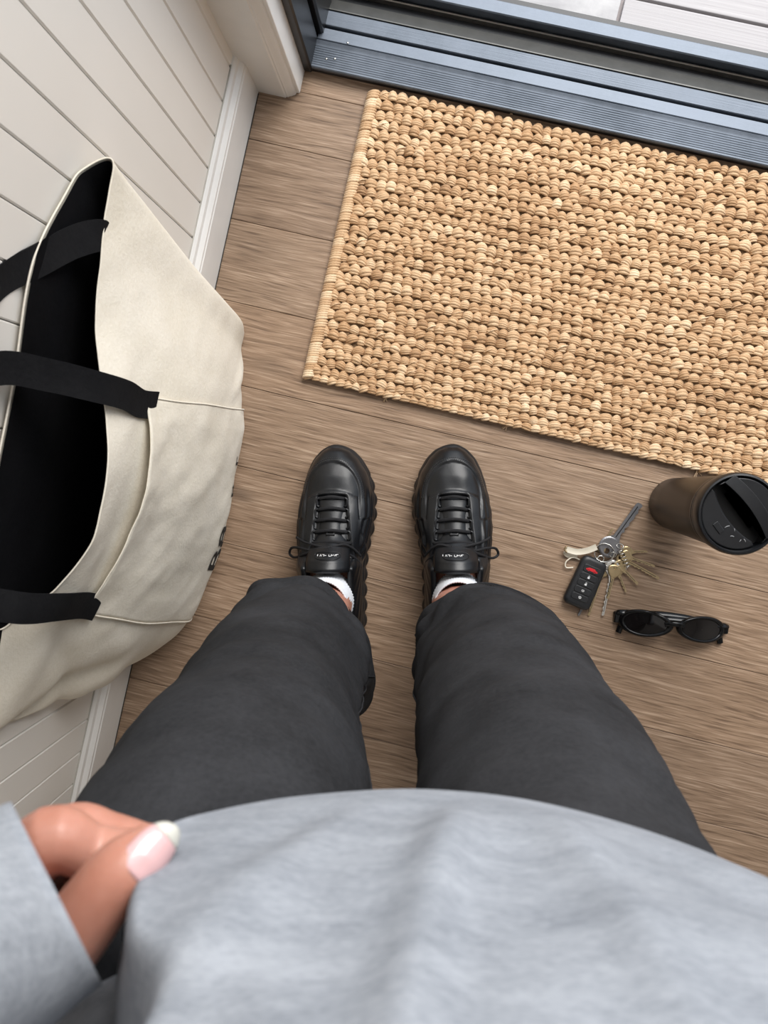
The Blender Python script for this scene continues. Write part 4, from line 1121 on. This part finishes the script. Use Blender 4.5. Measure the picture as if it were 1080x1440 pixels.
    for g in range(9):
        if g == 4: xx += .0026; continue
        w_ = .0024
        hgt = .0032
        pat = [[(0, -1), (0, 1)], [(0, -1), (.5, 1), (1, -1)], [(0, 1), (1, 1), (1, -1)], [(0, 0), (1, 0)], [(0, -1), (1, 1)], [(0, 1), (0, -1), (1, -1)], [(0, -1), (0, 1), (1, 0), (0, 0)], [(0, 1), (.5, -1), (1, 1)], [(0, -1), (0, 1), (1, 1)]][g]
        lt.tube([ton((xx + a_ * w_) * mir, .0050 + b_ * hgt * .33, .0008) for a_, b_ in pat], .00052, 5)
        xx += w_ + .0008
    lt.build('logo_lettering', MINK, sn)['label'] = 'tiny white lettering'
    # laces
    rws = [.0815, .0665, .0515, .0365, .0215]
    def brz(y): return lut(y, HY, HZ)
    for i, y in enumerate(rws):
        zt = brz(y) + .0022
        hwid = .0225 + .0018 * i
        bar = [Vector((x, y - .001 + .0015 * math.cos(x / hwid * PI), zt + .0022 - 16 * x * x)) for x in [-hwid + 2 * hwid * q / 14 for q in range(15)]]
        MB().tube([T_(p) for p in bar], 0, 10, flat=(.0021, .0011), up=(0, 0, 1)).build('lace', MLACE, sn)
        if i < 4:
            for sd_ in (-1, 1):    # webbing loop that carries the lace
                x0 = sd_ * (.0195 + .0017 * i); zz = zt - 16 * x0 * x0 + .0034
                lp = [Vector((x0 - sd_ * .002, y - .0015, zz + .0006)), Vector((x0 + sd_ * .0012, y - .003, zz + .0008)), Vector((x0 + sd_ * .0016, y - .0075, zz + .0012)), Vector((x0 + sd_ * .001, y - .012, zz + .0012)), Vector((x0 - sd_ * .002, y - .0132, zz + .0006))]
                MB().tube([T_(p) for p in smooth_path(lp, 14)], 0, 8, flat=(.0016, .0014), up=(0, 0, 1)).build('eyelet_loop', ML, sn)
            # crossing lace beneath
            sgn = 1 if i % 2 else -1
            cro = [Vector((x, y - .0075 + sgn * .006 * x / .018, zt - .0018 - 14 * x * x)) for x in [-.018 + .036 * q / 10 for q in range(11)]]
            MB().tube([T_(p) for p in cro], 0, 8, flat=(.0016, .0008), up=(0, 0, 1)).build('lace', MLACE, sn)
    MB().tube([ton(x, y, .0012) for x, y in ((-.0055, .036), (-.0055, .031), (.0045, .031), (.0045, .036))], 0, 8, flat=(.002, .0008), up=(0, 0, 1)).build('lace_keeper', ML, sn)
    # knot and bow, spreading to the outer side
    z = brz(.014) + .006
    bow = [Vector((.004, .016, z)), Vector((-.012, .012, z + .001)), Vector((-.030, .010, z - .010)), Vector((-.045, .012, z - .022)), Vector((-.058, .010, z - .038)), Vector((-.062, .001, z - .046)), Vector((-.053, -.003, z - .036)), Vector((-.036, .004, z - .012)), Vector((-.014, .013, z)), Vector((.004, .014, z))]
    MB().tube([T_(p) for p in smooth_path(bow, 50)], 0, 8, flat=(.0018, .0009), up=(0, 0, 1)).build('lace_bow', MLACE, sn)
    bow = [Vector((-.004, .015, z)), Vector((.012, .011, z)), Vector((.027, .003, z - .010)), Vector((.037, -.008, z - .026)), Vector((.038, -.018, z - .030)), Vector((.031, -.010, z - .018)), Vector((.014, .006, z - .001)), Vector((-.004, .013, z))]
    MB().tube([T_(p) for p in smooth_path(bow, 44)], 0, 8, flat=(.0018, .0009), up=(0, 0, 1)).build('lace_bow', MLACE, sn)
    for e in ([(-.002, .014, z), (-.020, .017, z - .004), (-.038, .021, z - .016), (-.050, .026, z - .030)], [(.003, .015, z), (.018, .018, z - .005), (.030, .012, z - .014), (.040, .000, z - .026)]):
        MB().tube([T_(Vector(p)) for p in smooth_path(e, 20)], 0, 8, flat=(.0017, .0009), up=(0, 0, 1)).build('lace_end', MLACE, sn)
m_thr = m_plain('black_thread', (.02, .02, .022), .5)
make_sneaker('L', -.1405, 'black leather sneaker on the left of the photo')
make_sneaker('R', .0265, 'black leather sneaker on the right of the photo')
